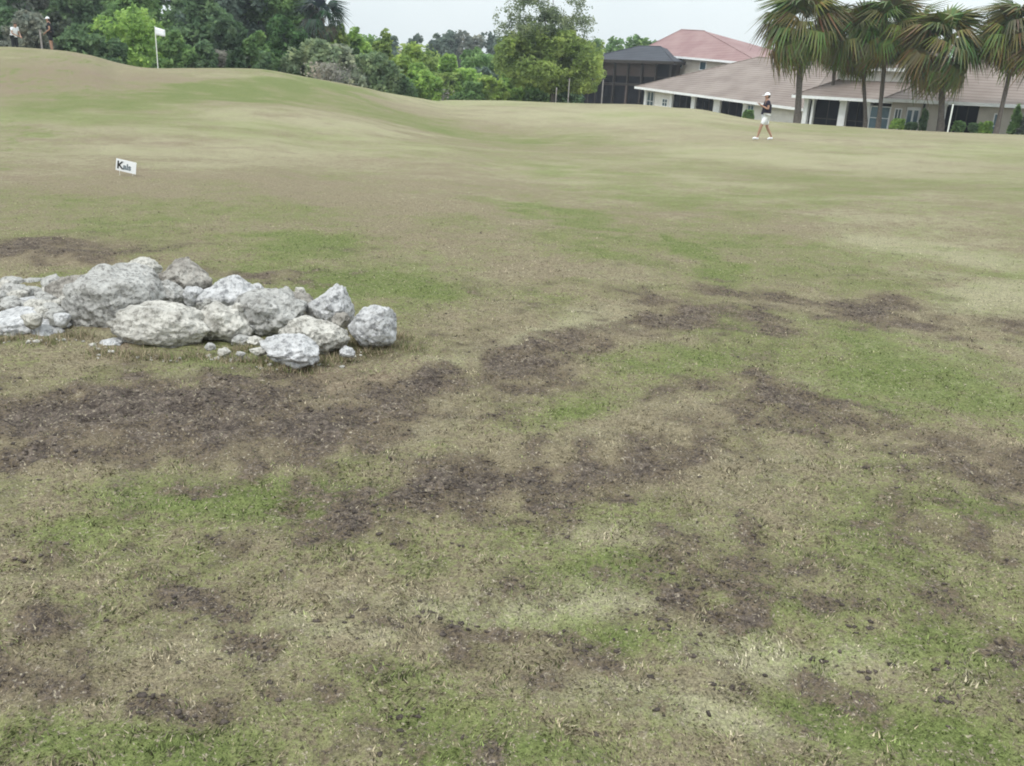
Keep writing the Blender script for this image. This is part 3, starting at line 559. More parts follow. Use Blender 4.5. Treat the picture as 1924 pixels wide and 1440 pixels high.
def person(label, loc, rz, J, shirt, pants, short=True, cap=M_fabwhite, shoe=M_fabwhite, hat=True, dark_hair=True):
    """J: joints, x forward, y to the person's left"""
    t = thing('person', label, 'person', loc, rz)
    n_, e_ = [], []
    def add(p, r, par=None):
        n_.append((tuple(p), r)); k = len(n_)-1
        if par is not None: e_.append((par, k))
        return k
    V3 = Vector
    pel = add(J['pelvis'], (.13, .15)); wa = add(V3(J['pelvis'])*.55+V3(J['chest'])*.45, (.11, .13), pel); ch = add(J['chest'], (.12, .16), wa)
    nk = add(J['neck'], .055, ch); ja = add(V3(J['head'])+V3((.015, 0, -.07)), (.062, .065), nk); hd = add(J['head'], (.088, .08), ja); tp = add(V3(J['head'])+V3((-.01, 0, .085)), (.062, .06), hd)
    add(V3(J['head'])+V3((.102, 0, -.02)), .012, hd)                                   # nose
    for s in (1, -1): add(V3(J['head'])+V3((-.005, .092*s, -.02)), .014, hd)           # ears
    for s, k in ((1, 'l'), (-1, 'r')):
        sh = add(J['sh_'+k], .058, ch); el = add(J['el_'+k], .042, sh); wr = add(J['wr_'+k], .027, el)
        d = (V3(J['wr_'+k])-V3(J['el_'+k])).normalized(); sd_ = d.cross(V3((0, 0, 1))); sd_ = sd_.normalized() if sd_.length > .1 else V3((0, 1, 0)); c = V3(J['wr_'+k])
        pa = add(c+d*.065, (.034, .018), wr)
        for fi_, (o_, l_) in enumerate(((-.032, .07), (-.011, .085), (.011, .08), (.030, .062))):
            k1 = add(c+d*.10+sd_*o_, .009, pa); add(c+d*(.10+l_*.8)+sd_*o_*1.15+V3((0, 0, -l_*.45)), .007, k1)
        th = add(c+d*.05+sd_*-.045, .010, pa); add(c+d*.09+sd_*-.06, .008, th)
        hp = add(J['hip_'+k], .095, pel); kn = add(J['kn_'+k], .056, hp); cf = add(V3(J['kn_'+k])*.7+V3(J['an_'+k])*.3, .056, kn); an = add(J['an_'+k], .035, cf)
        to = add(V3(J['an_'+k])+V3(J['toe_'+k]), .03, an)
    skin('body', n_, e_, M_skin, t)
    s_n = [(tuple(V3(J['pelvis'])+V3((0, 0, .02))), (.158, .178)), (V3(J['pelvis'])*.5+V3(J['chest'])*.5, (.165, .185)), (J['chest'], (.175, .205)), (V3(J['chest'])*.35+V3(J['neck'])*.65, .075)]
    s_e = [(0, 1), (1, 2), (2, 3)]
    for k in 'lr':
        i0 = len(s_n); s_n += [(J['sh_'+k], .085), (V3(J['sh_'+k])*.45+V3(J['el_'+k])*.55, .064)]; s_e += [(2, i0), (i0, i0+1)]
    skin('shirt', [(tuple(a), b) for a, b in s_n], s_e, shirt, t, root=1)
    p_n = [(tuple(V3(J['pelvis'])+V3((0, 0, .04))), (.15, .17))]; p_e = []
    for k in 'lr':
        i0 = len(p_n); end = V3(J['hip_'+k])*.12+V3(J['kn_'+k])*.88
        p_n += [(J['hip_'+k], .118), (tuple(end), .092)]; p_e += [(0, i0), (i0, i0+1)]
        if not short: p_n += [(J['an_'+k], .06)]; p_e += [(i0+1, i0+2)]
    skin('shorts' if short else 'trousers', p_n, p_e, pants, t)
    for k in 'lr':
        a = V3(J['an_'+k]); b = a+V3(J['toe_'+k])
        skin('shoe', [(tuple(a+V3((-.05, 0, -.05))), .042), (tuple(a*.4+b*.6), .045), (tuple(b+V3((.03, 0, -.015))), .036)], [(0, 1), (1, 2)], shoe, t)
    bm = bmesh.new(); bmesh.ops.create_uvsphere(bm, u_segments=16, v_segments=10, radius=1)
    bmesh.ops.delete(bm, geom=[v for v in bm.verts if v.co.z < -.15], context='VERTS')
    for v in bm.verts: v.co = Vector((v.co.x*.103, v.co.y*.096, v.co.z*.09)) + V3(J['head'])+V3((-.005, 0, .035))
    me = bpy.data.meshes.new('cap'); bm.to_mesh(me); bm.free()
    me.materials.append(cap); co = bpy.data.objects.new('cap' if hat else 'hair', me); C.objects.link(co); co.parent = t; co.modifiers.new('t', 'SOLIDIFY').thickness = .006
    if hat:
        pts = []; h = V3(J['head'])+V3((0, 0, .03)); 
        for i_ in range(9):
            a = R(-80+20*i_); pts.append((h.x+.09*math.cos(a)+.02, h.y+.088*math.sin(a), h.z))
        for i_ in range(9):
            a = R(80-20*i_); pts.append((h.x+.09+.11*math.cos(a), h.y+.085*math.sin(a), h.z-.015))
        mb = MB(); n2 = len(pts); mb.poly(pts+[(x, y, z-.008) for x, y, z in pts], [tuple(range(n2)), tuple(reversed(range(n2, 2*n2)))]+[(q, n2+q, n2+(q+1) % n2, (q+1) % n2) for q in range(n2)]); mb.build('cap_brim', cap, t)
    hb = bmesh.new(); bmesh.ops.create_uvsphere(hb, u_segments=12, v_segments=8, radius=1)
    for v in hb.verts: v.co = Vector((v.co.x*.075, v.co.y*.092, v.co.z*.085)) + V3(J['head'])+V3((-.042, 0, -.005))
    me = bpy.data.meshes.new('hair'); hb.to_mesh(me); hb.free(); me.materials.append(M_hair); ho = bpy.data.objects.new('hair', me); C.objects.link(ho); ho.parent = t
    for s in (1, -1):
        eb = bmesh.new(); bmesh.ops.create_uvsphere(eb, u_segments=8, v_segments=6, radius=.011)
        for v in eb.verts: v.co += V3(J['head'])+V3((.088, .032*s, .005))
        me = bpy.data.meshes.new('eye'); eb.to_mesh(me); eb.free(); me.materials.append(M_hair); eo = bpy.data.objects.new('eye', me); C.objects.link(eo); eo.parent = t
    return t
Jw = dict(pelvis=(0, 0, .93), chest=(.02, 0, 1.30), neck=(.03, 0, 1.47), head=(.06, 0, 1.60),
          sh_l=(.03, .19, 1.40), sh_r=(.03, -.19, 1.40), el_l=(.0, .27, 1.13), el_r=(.05, -.27, 1.14), wr_l=(.22, .12, 1.24), wr_r=(.27, -.12, 1.28),
          hip_l=(0, .10, .88), hip_r=(0, -.10, .88), kn_l=(.16, .10, .50), kn_r=(-.10, -.10, .48), an_l=(.24, .10, .10), an_r=(-.32, -.10, .13), toe_l=(.15, 0, -.05), toe_r=(.12, 0, -.09))
gp = P(1434, 261, 36.5); gzz = gz(gp.x, gp.y)
per = person('golfer walking left in white cap, dark shirt and white shorts', (gp.x, gp.y, gzz-.01), R(176), Jw, M_fabdark, M_fabwhite)
Js = dict(Jw); Js.update(kn_l=(.03, .11, .48), kn_r=(.0, -.11, .48), an_l=(.0, .12, .09), an_r=(-.02, -.12, .09), toe_l=(.14, .02, -.05), toe_r=(.14, -.02, -.05), wr_l=(.2, .14, .95), wr_r=(.2, -.14, .95), el_l=(-.02, .26, 1.12), el_r=(-.02, -.26, 1.12))
def hill_person(label, px, head_py, Y_, rz, J, shirt, pants, **kw):
    q_ = P(px, head_py, Y_); z_ = gz(q_.x, q_.y); s_ = 1.0
    t = person(label, (q_.x, q_.y, z_), rz, J, shirt, pants, **kw); return t
Jb = dict(Js); Jb.update(chest=(.09, 0, 1.27), neck=(.14, 0, 1.42), head=(.2, 0, 1.53), sh_l=(.1, .19, 1.35), sh_r=(.1, -.19, 1.35), wr_l=(.42, .07, .95), wr_r=(.42, -.05, .95), el_l=(.16, .25, 1.08), el_r=(.16, -.25, 1.08))
p1 = hill_person('person in a white shirt bending over on the hilltop', 25, 60, 54.6, R(-20), Jb, M_fabwhite, M_fabnavy, short=False, cap=M_hair, hat=False)
p2 = hill_person('person in a white cap and dark clothes behind the hilltop', 94, 60, 51.6, R(200), Js, M_fabnavy, M_fabnavy, short=True)

# ------------------------------------------------------------ houses
class House:
    def __init__(s, name, label, A, B, hwall):
        """A, B: left and right ends of the front eave in the world (the facade)"""
        s.A, s.B = Vector(A), Vector(B); d = s.B-s.A; s.L = math.hypot(d.x, d.y); s.k = d.z/s.L; s.ang = math.atan2(d.y, d.x); s.h = hwall
        s.o = thing(name, label, 'house', (s.A.x, s.A.y, s.A.z-hwall), s.ang)
    def s_of(s, px):
        lo, hi = -.6, 1.6
        for _ in range(40):
            m_ = (lo+hi)/2
            if proj(s.A+(s.B-s.A)*m_)[0] < px: lo = m_
            else: hi = m_
        return lo*s.L
    def mb(s): return MB(s.k)
    def box(s, name, m_, *b, parent=None): return s.mb().box(*b).build(name, m_, parent or s.o)
    def wall(s, px0, px1, m_, y=0.35, th=.25, z0=-2.5, z1=None, name='wall'): return s.box(name, m_, s.s_of(px0), s.s_of(px1), y, y+th, z0, z1 or s.h-.02)
    def column(s, px0, px1, m_): 
        a, b = s.s_of(px0), s.s_of(px1); c = s.box('column', m_, a, b, .30, .30+min(.5, b-a), -2.5, s.h-.02)
        s.box('capital', m_, a-.05, b+.05, .24, .36+min(.5, b-a), s.h-.2, s.h-.024, parent=c); return c
    def screen(s, px0, px1, n=3, z0=0.1, y=.62):
        a, b = s.s_of(px0), s.s_of(px1); p = s.box('screen_panel', M_screen, a, b, y, y+.04, -2.4, s.h-.05)
        for i_ in range(n+1):
            x = a+(b-a)*i_/n; s.box('mullion', M_bronze, x-.04, x+.04, y-.035, y-.003, -2.4, s.h-.06, parent=p)
        s.box('mid_rail', M_bronze, a+.05, b-.05, y-.03, y-.006, 1.0, 1.08, parent=p); return p
    def window(s, px0, px1, z0, z1, m_=None, y=.35):
        a, b = s.s_of(px0), s.s_of(px1); f = s.mb()
        t = .08
        f.box(a, b, y-.05, y-.004, z0, z0+t); f.box(a, b, y-.05, y-.004, z1-t, z1); f.box(a, a+t, y-.05, y-.004, z0+t, z1-t); f.box(b-t, b, y-.05, y-.004, z0+t, z1-t)
        f.box((a+b)/2-.03, (a+b)/2+.03, y-.045, y-.006, z0+t, z1-t); f.box(a+t, b-t, y-.04, y-.01, (z0+z1)/2-.025, (z0+z1)/2+.025)
        w = f.build('window', M_trim, s.o); s.box('pane', m_ or M_glass, a+t, b-t, y-.03, y-.012, z0+t, z1-t, parent=w); return w
    def hip(s, name, m_, x0, x1, y0, y1, ze, rise, rx0, rx1, fascia=M_trim, fh=.22):
        """hip roof: eave rectangle, ridge from rx0 to rx1 at mid depth"""
        ym = (y0+y1)/2; mb = s.mb()
        v = [(x0, y0, ze), (x1, y0, ze), (x1, y1, ze), (x0, y1, ze), (rx0, ym, ze+rise), (rx1, ym, ze+rise)]
        mb.poly(v, [(0, 1, 5, 4), (1, 2, 5), (2, 3, 4, 5), (3, 0, 4), (3, 2, 1, 0)]); r_ = mb.build(name, m_, s.o)
        fa = s.mb(); g_ = .03
        fa.box(x0-g_, x1+g_, y0-g_-.05, y0-g_*.1-.003, ze-fh, ze+.03); fa.box(x0-g_-.05, x0-g_*.1-.003, y0-g_, y1, ze-fh, ze+.03); fa.box(x1+g_*.1+.003, x1+g_+.05, y0-g_, y1, ze-fh, ze+.03)
        fa.build('fascia', fascia, r_)
        rc = s.mb(); rc.tube([v[4], v[5]], .09, 6); rc.tube([v[0], v[4]], .08, 6); rc.tube([v[1], v[5]], .08, 6); rc.build('ridge_cap', m_, r_); return r_
def xat(H_, px, y):                            # local x along the facade whose point at depth y is seen at px
    u = Vector((math.cos(H_.ang), math.sin(H_.ang), 0)); w_ = Vector((-u.y, u.x, 0)); lo, hi = -60, 60
    for _ in range(50):
        m_ = (lo+hi)/2; p = H_.A+u*m_+w_*y
        if proj(p)[0] < px: lo = m_
        else: hi = m_
    return lo
# B: long single-storey house with three screened porch bays
hb = House('stucco_house', 'long white house with three dark porch bays and wide pinkish tile roof', P(1209, 168, 118), P(1500, 207, 98), 2.65)
h = hb; D = 19.0
for a, b in ((1227, 1258), (1414, 1500)): h.wall(a, b, M_stucco)
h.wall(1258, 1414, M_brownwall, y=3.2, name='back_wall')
h.box('side_wall', M_stucco, 0.0, .25, .62, D-1.2, -2.5, h.h-.02); h.box('side_wall', M_stucco, h.L-.25, h.L, .62, D-1.2, -2.5, h.h-.02); h.box('side_wall', M_stucco, h.s_of(1227), h.s_of(1227)+.2, .62, 5, -2.5, h.h-.02)
for a, b in ((1208, 1212), (1256, 1260), (1296, 1303), (1338, 1350), (1393, 1400)): h.column(a, b, M_trim)
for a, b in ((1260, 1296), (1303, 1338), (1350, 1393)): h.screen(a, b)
h.wall(1212, 1227, M_stucco, z1=.2, name='low_wall'); h.window(1213, 1226, .25, 2.5, y=.37); h.window(1242, 1252, 1.0, 1.9); 
h.wall(1400, 1414, M_stucco, y=.36, z1=.3, name='low_wall'); h.window(1401, 1413.5, .32, 2.5, M_blueglass, y=.38)
h.hip('roof', M_roof, -1.0, h.L+1, -.5, D, h.h+.2, 4.3, 9.0, h.L-4)
# upper storey
ux0, ux1 = xat(hb, 1262, 12), xat(hb, 1415, 12)
h.box('upper_wall', M_beige, ux0, ux1, 12, 24, -2, 6.4)
wn = h.mb(); 
for a, b in ((xat(hb, 1267, 12), xat(hb, 1278, 12)), (xat(hb, 1310, 12), xat(hb, 1322, 12))):
    f = h.mb(); f.box(a, b, 11.93, 11.995, 5.0, 5.08); f.box(a, b, 11.93, 11.995, 6.0, 6.08); f.box(a, a+.08, 11.93, 11.995, 5.08, 6.0); f.box(b-.08, b, 11.93, 11.995, 5.08, 6.0); w_ = f.build('window', M_trim, h.o)
    h.box('pane', M_glass, a+.08, b-.08, 11.95, 11.98, 5.08, 6.0, parent=w_)
h.hip('upper_roof', M_roofpink, xat(hb, 1185, 11), ux1+1.5, 11.3, 25, 6.42, 3.4, xat(hb, 1268, 18), xat(hb, 1310, 18))
# A: two-storey house behind dark screens
ha = House('screened_house', 'dark brown two storey house with screened balconies and blue grey roof', P(1128, 112, 132), P(1262, 116, 127), 5.9)
h = ha
h.box('wall', M_brownwall, 0.2, h.L-.2, 2.4, 11, -3, h.h-.03)
h.box('balcony_floor', M_bronze, 0, h.L, 0, 2.38, 2.75, 3.0)
n_ = 5
for i_ in range(n_+1):
    x = .15+(h.L-.3)*i_/n_; h.box('post', M_bronze if i_ % 2 else M_brownwall, x-.13, x+.13, .02, .28, -3, 2.74); h.box('post', M_bronze, x-.1, x+.1, .02, .28, 3.01, h.h-.03)
    if i_ < n_:
        a, b = x+.14, x+(h.L-.3)/n_-.14
        h.box('screen_panel', M_screen, a, b, .4, .44, -3, 2.7)
        if i_ in (4,): h.box('screen_panel', M_screen, a, b, .4, .44, 3.02, h.h-.05)
        else:
            h.box('shutter', M_brownwall, a, b, .4, .46, 3.95, h.h-.05); h.box('balcony_screen', M_screen, a+.02, b-.02, .4, .44, 3.02, 3.93)
        h.box('railing', M_bronze, a, b, .1, .16, 3.9, 3.98)
h.hip('roof', M_roofdark, -2.2, h.L+.5, -.6, 12, h.h, 1.9, 3.0, h.L-4, fascia=M_bronze, fh=.35)
# its screened pool enclosure, reaching left behind the tree
pe = House('pool_cage', 'dark screened pool enclosure behind the big leafy tree', P(1040, 152, 132), P(1134, 147, 130), 3.6); h = pe; pe.o['category'] = 'enclosure'
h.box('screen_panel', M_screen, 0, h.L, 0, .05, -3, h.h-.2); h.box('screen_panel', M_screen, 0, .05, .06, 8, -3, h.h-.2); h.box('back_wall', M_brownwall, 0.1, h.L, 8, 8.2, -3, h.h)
h.box('top_beam', M_bronze, -.1, h.L-.01, -.1, .1, h.h-.2, h.h)
for i_ in range(8): x = h.L*i_/7; h.box('post', M_twig if i_ % 3 == 1 else M_bronze, x-.07, x+.07, -.12, -.01, -3, h.h-.21)
for i_ in range(5): x = h.L*i_/4; h.box('rafter', M_bronze, x-.06, x+.06, .11, 7.98, h.h-.15, h.h-.05)
# C: white porch house right of the first palm
hc = House('porch_house', 'white house with columned dark porch and blue window between the palms', P(1506, 183, 88), P(1676, 193, 80), 2.75); h = hc
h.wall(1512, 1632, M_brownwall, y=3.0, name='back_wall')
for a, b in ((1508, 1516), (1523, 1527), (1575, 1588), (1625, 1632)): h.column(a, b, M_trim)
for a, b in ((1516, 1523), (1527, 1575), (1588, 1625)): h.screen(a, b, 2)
h.wall(1632, 1676, M_stucco, z1=.45, name='low_wall'); h.window(1633, 1671, .5, 2.4, M_blueglass, y=.38); h.wall(1671, 1676, M_trim, z0=.46, name='pier')
h.box('side_wall', M_stucco, 0, .25, .9, 12, -2.5, h.h-.02); h.box('side_wall', M_stucco, h.L-.25, h.L, .65, 12, -2.5, h.h-.02)
h.hip('roof', M_roof, -.7, h.L+.6, -.4, 13, h.h+.15, 2.6, 2.5, h.L-2)
h.box('upper_wall', M_stucco, .8, h.L-1.2, 3.4, 12, h.h+.2, 5.4); h.hip('upper_roof', M_roof, 0, h.L-.4, 2.8, 12.6, 5.42, 2.2, 3, h.L-4)
# D: beige house on the right
hd = House('beige_house', 'beige house with pink tile roof behind the leaning palm', P(1677, 190, 78), P(1945, 203, 74), 2.75); h = hd
for a, b in ((1677, 1706), (1733, 1778), (1842, 1950)): h.wall(a, b, M_beige)
h.wall(1706, 1733, M_beige, z0=2.35, name='lintel')
dr_ = h.box('door', M_trim, h.s_of(1706)+.02, h.s_of(1733)-.02, .42, .5, -.3, 2.33); h.box('pane', M_blueglass, h.s_of(1709), h.s_of(1717), .39, .415, .5, 2.1, parent=dr_); h.box('pane', M_blueglass, h.s_of(1721), h.s_of(1729), .39, .415, .5, 2.1, parent=dr_)
h.wall(1778, 1842, M_brownwall, y=3.2, name='back_wall'); h.screen(1781, 1842, 3); h.column(1775, 1781, M_trim)
h.window(1684, 1698, .6, 2.2); h.window(1872, 1886, .3, 2.2, M_blueglass); h.window(1905, 1920, .6, 2.0)
h.box('downspout', M_bronze, h.s_of(1736), h.s_of(1740), .2, .33, -.8, h.h-.1)
h.box('side_wall', M_beige, 0, .25, .62, 14, -2.5, h.h-.02); h.box('side_wall', M_beige, h.L-.25, h.L, .62, 14, -2.5, h.h-.02)
h.hip('roof', M_roof, -.7, h.L+3, -.4, 15, h.h+.15, 3.1, 5.5, h.L-1)

# ------------------------------------------------------------ trees
def leaves(pts, size, col, q, var=.25, elong=1.6, clump=.35, droop=0):
    n = len(pts); d = q.normal(size=(n, 3)); d[:, 2] = d[:, 2]*.6-droop; d /= np.linalg.norm(d, axis=1)[:, None]
    u = q.normal(size=(n, 3)); s = np.cross(d, u); s /= np.linalg.norm(s, axis=1)[:, None]
    sz = size*(.6+.8*q.random(n))[:, None]; a, b = d*sz*elong*.5, s*sz*.5
    v = np.stack([pts-a, pts+b*.9, pts+a, pts-b*.9], 1).reshape(-1, 3)
    c = np.array(col)[None]*1.4*(1-var+2*var*q.random((n, 1)))
    cn = vnoise(pts[:, 0]*clump*2.2, pts[:, 1]*clump*2.2, pts[:, 2]*clump*2.2, 5)[:, None]; c = c*(.55+.9*cn); c = c*np.array([1+.25*(cn[:, 0]-.5), np.ones(n), 1-.1*(cn[:, 0]-.5)]).T
    return v, np.repeat(c, 4, 0)
def crown_pts(lobes, n, q, freq=.9, thr=.42, shell=.55):
    vol = np.array([l[3]*l[4]*l[5] for l in lobes])**.8; vol = vol/vol.sum(); out = []
    for l, w_ in zip(lobes, vol):
        m_ = int(n*w_*2.2)+10; d = q.normal(size=(m_, 3)); d /= np.linalg.norm(d, axis=1)[:, None]; r = (shell+(1-shell)*q.random(m_)**.6)
        wob = .72+.56*vnoise(d[:, 0]*2.3+l[0], d[:, 1]*2.3+l[1], d[:, 2]*2.3+l[2], 9)
        p = d*(r*wob)[:, None]*np.array(l[3:6])+np.array(l[:3]); k = vnoise(p[:, 0]*freq, p[:, 1]*freq, p[:, 2]*freq, 3) > thr*(.75+.5*q.random(m_)); out.append(p[k])
    return np.concatenate(out)
TREES = 0
def tree(px, py_top, w_px, Y_, col, label, name='leafy_tree', n=5000, leaf=.32, base_frac=.25, group=None, seed=0, lobes_n=9, top_w=.5, thr=.42, cat='tree', trunk_r=.16, py_base=None, shell=.5, z_base=None, droop=0, elong=1.6, dep=.8, var=.3):
    q = np.random.default_rng(1000+seed); top = P(px, py_top, Y_); zb = gz(top.x, top.y) if z_base is None else z_base
    H = top.z-zb; Wd = w_px*(Y_*cP+2)/F; t = thing(name, label, cat, (top.x, top.y, zb), group=group)
    lobes = []
    for i_ in range(lobes_n):
        f_ = (i_+.5)/lobes_n; zc = H*(base_frac+(1-base_frac)*f_*.86+.04); rad = Wd/2*(1-(1-top_w)*f_**1.6)*math.sqrt(max(.15, 1-(abs(f_-.35)/.9)**3))
        a = q.random()*6.28; rr_ = rad*(.25+.45*q.random())
        lr_ = rad*(.55+.2*q.random()); lobes.append((rr_*math.cos(a), rr_*math.sin(a)*dep, zc, lr_, lr_*dep, min(lr_*.8, H*(1-base_frac)*.3)+.3))
    for l in list(lobes):
        for _ in range(2):
            d = q.normal(size=3); d /= np.linalg.norm(d); f2 = .35+.25*q.random()
            lobes.append((l[0]+d[0]*l[3]*.8, l[1]+d[1]*l[4]*.8, min(l[2]+d[2]*l[5]*.8, H*.95), l[3]*f2, l[4]*f2, l[5]*f2))
    pts = crown_pts(lobes, n, q, freq=1.6/max(1.2, Wd*.25), thr=thr, shell=shell); pts = pts[(pts[:, 2] > .05) & (pts[:, 2] < H*1.04)]
    v, c = leaves(pts, leaf, col, q, var=var, clump=1.6/max(1, Wd*.3), droop=droop, elong=elong)
    mesh_obj('crown', v, np.arange(len(v)).reshape(-1, 4), M_leaf, t, cols=c)
    mb = MB(); mb.tube([(0, 0, -.4), (.05, 0, H*.25), (-.05, .05, H*.5), (0, 0, H*.8)], [trunk_r*1.3, trunk_r, trunk_r*.7, trunk_r*.25], 7)
    for l in lobes[:lobes_n]:
        z0 = max(.3, l[2]*.6); mb.tube([(0, 0, z0), (l[0]*.5, l[1]*.5, (z0+l[2])/2+.1), (l[0], l[1], l[2])], [trunk_r*.45, trunk_r*.3, trunk_r*.12], 5)
    mb.build('trunk', M_bark, t, True); return t
def bare_bush(px, py_top, w_px, Y_, label, n=260, seed=0, m_=None, group='bare grey bushes', cat='bush', name='bare_bush'):
    q = random.Random(seed+77); top = P(px, py_top, Y_); zb = gz(top.x, top.y); H = top.z-zb; Wd = w_px*(Y_*cP+2)/F
    o = thing(name, label, cat, (top.x, top.y, zb), group=group); mb = MB()
    def strand(p, d, l, r):
        pts = [p]; 
        for k in range(3): d = (d+Vector((q.gauss(0, .22), q.gauss(0, .22), q.gauss(.03, .15)))).normalized(); pts.append(pts[-1]+d*l/3)
        mb.tube(pts, [r, r*.8, r*.55, r*.25], 3); return pts, d
    for _ in range(n//10):
        a = q.uniform(0, 6.28); rr_ = q.uniform(0, Wd*.3); p, d = strand(Vector((rr_*math.cos(a), rr_*math.sin(a)*.6, -.1)), Vector((math.cos(a)*.5, math.sin(a)*.4, 1)).normalized(), H*q.uniform(.55, .85), .035)
        for k in range(9):
            b = p[q.choice((1, 2, 3))]; strand(b, (d+Vector((q.gauss(0, .7), q.gauss(0, .7), q.gauss(0, .4)))).normalized(), H*q.uniform(.15, .42), .018)
    mb.build('branches', m_ or M_twig, o); 
    qn = np.random.default_rng(seed+5); mm = n*8; pts = np.stack([qn.normal(size=mm)*Wd*.24, qn.normal(size=mm)*Wd*.18, H*(.12+.75*qn.random(mm))], 1)
    v, c = leaves(pts, .16, (.24, .235, .20), qn, var=.3); mesh_obj('dry_leaves', v, np.arange(len(v)).reshape(-1, 4), M_leaf, o, cols=c); return o
DK, MD, BR, YG, OL, BL, GY = (.115, .18, .09), (.15, .24, .09), (.23, .345, .095), (.27, .36, .10), (.20, .27, .085), (.115, .155, .12), (.17, .185, .15)
FG = 'trees of the wood behind the green'
# back rank of tall trees, left
for k, (px, top, w, Y_, c, lab) in enumerate([
    (-70, -120, 230, 88, DK, 'tall dark tree at the left edge of the wood'), (30, -110, 190, 92, GY, 'grey green tree behind the two people on the hill'),
    (130, -90, 170, 90, DK, 'dark tree between the hilltop people and the round bush'), (215, -110, 180, 98, MD, 'tall green tree rising behind the round bright bush'),
    (320, -120, 190, 96, DK, 'dark tall tree behind the golf flag'), (410, -100, 170, 90, BL, 'bluish green tree right of the golf flag'),
    (480, -90, 160, 94, MD, 'mid green tall tree in the middle of the wood'), (545, -60, 150, 92, MD, 'tall green tree at the right end of the tall wood'),
    (590, 0, 90, 90, (.05, .11, .055), 'slimmer tree stepping down at the end of the tall wood'), (265, -60, 150, 84, MD, 'green tree leaning over the round bright bush'), (370, -40, 130, 84, DK, 'dark tree with low branches behind the green')]):
    tree(px, top, w, Y_, c, lab, n=9000, leaf=.30, base_frac=.12, seed=k, lobes_n=11, group=FG, trunk_r=.22, thr=.40)
# front rank of the wood
for k, (px, top, w, Y_, c, lab, nm) in enumerate([
    (245, 14, 190, 74, BR, 'round bright green bush tree left of the golf flag', 'leafy_tree'), (330, 62, 80, 72, MD, 'green bush just right of the flag pole', 'bush'), (190, 70, 90, 71, DK, 'dark low bush where the hill slopes down', 'bush'),
    (40, 20, 110, 78, GY, 'greyish bush directly behind the white shirted person', 'bush'), (110, 25, 100, 79, (.06, .075, .05), 'dull green bush behind the capped person', 'bush'), (-40, 10, 120, 78, DK, 'dark bush at the left edge', 'bush'),
    (420, 40, 90, 76, (.07, .11, .06), 'leafy bush standing behind the raised green', 'bush'), (480, 60, 80, 76, MD, 'small green tree behind the top of the green', 'leafy_tree'), (385, 80, 70, 73, DK, 'low dark bush at the edge of the green', 'bush'),
    (545, 30, 120, 80, (.07, .135, .05), 'bright leafy tree below the palm top', 'leafy_tree'), (625, 42, 90, 86, OL, 'olive tree at the start of the lower wood', 'leafy_tree'), (672, 46, 84, 92, BR, 'bright green tree beside the olive tree', 'leafy_tree'),
    (722, 57, 74, 96, OL, 'olive bush tree at the shoulder of the lower wood', 'leafy_tree'), (765, 82, 88, 90, YG, 'rounded yellow green tree in front of the far trees', 'leafy_tree'), (795, 122, 80, 86, BR, 'bright bush under the rounded yellow green tree', 'bush'),
    (690, 110, 70, 84, MD, 'mid green bush among the grey brush', 'bush'), (745, 140, 80, 82, DK, 'dark green bush at the foot of the lower wood', 'bush'), (850, 102, 70, 100, BR, 'light green tree left of the big leafy tree', 'leafy_tree'),
    (835, 140, 90, 98, OL, 'olive bush beside the tan fairway edge', 'bush'), (890, 90, 80, 112, MD, 'green tree in the dip before the far tree line', 'leafy_tree'), (905, 130, 90, 104, BL, 'bluish green bush left of the big leafy tree', 'bush'),
    (925, 146, 70, 96, YG, 'yellow green shrub at the left foot of the big tree', 'bush'), (960, 150, 60, 97, BR, 'bright shrub touching the big tree on its left', 'bush'), (880, 158, 70, 94, MD, 'low green shrub behind the fairway edge', 'bush'),
    (650, 90, 90, 88, (.075, .12, .05), 'green tree rising above the grey brush', 'leafy_tree'), (590, 90, 80, 84, MD, 'green bush behind the grey brush', 'bush'), (500, 100, 60, 74, DK, 'dark shrub behind the top of the green', 'bush'), (820, 90, 60, 110, (.075, .125, .06), 'soft green tree below the two far pines', 'leafy_tree'), (440, 95, 60, 73, (.06, .10, .05), 'low shrub behind the middle of the green', 'bush')]):
    tree(px, top, w, Y_, c, lab, name=nm, n=4600, leaf=.24 if Y_ < 90 else .28, base_frac=.0, seed=50+k, lobes_n=8, cat='tree' if nm == 'leafy_tree' else 'bush', group='trees and bushes along the edge of the wood', trunk_r=.1, top_w=.55, thr=.38)
for k, (px, top, w, Y_, c, lab) in enumerate([(588, 78, 120, 77, (.21, .26, .15), 'greyish green brush right of the raised green'), (640, 88, 110, 78, (.25, .275, .19), 'pale grey brush on the slope beside the green'), (700, 102, 100, 80, (.18, .24, .13), 'grey green brush in front of the lower wood'), (62, 30, 110, 75, GY, 'grey green brush directly behind the hilltop post'), (150, 48, 90, 75, DK, 'dark brush left of the round bright bush'),
        (1000, 138, 90, 99, MD, 'shaded green bush under the left half of the big leafy tree'), (1055, 150, 80, 100, DK, 'dark bush behind the pale posts under the big leafy tree'),
        (680, 70, 130, 99, MD, 'wide green tree filling the lower wood behind the grey brush'), (800, 88, 150, 106, OL, 'wide olive tree filling the lower wood under the two far pines'), (900, 105, 130, 108, MD, 'wide green tree left of the big leafy tree'), (760, 118, 120, 97, MD, 'spreading green bush under the rounded yellow green tree'), (870, 132, 130, 99, BR, 'broad light green bush at the fairway edge'), (620, 60, 110, 95, MD, 'green tree under the palm top')]):
    tree(px, top, w, Y_, c, lab, name='brush' if k < 5 else 'leafy_tree', n=5200, leaf=.24, base_frac=0, seed=400+k, lobes_n=9, cat='brush' if k < 5 else 'tree', group='brush and filling trees of the lower wood', trunk_r=.08, top_w=.65, thr=.36)
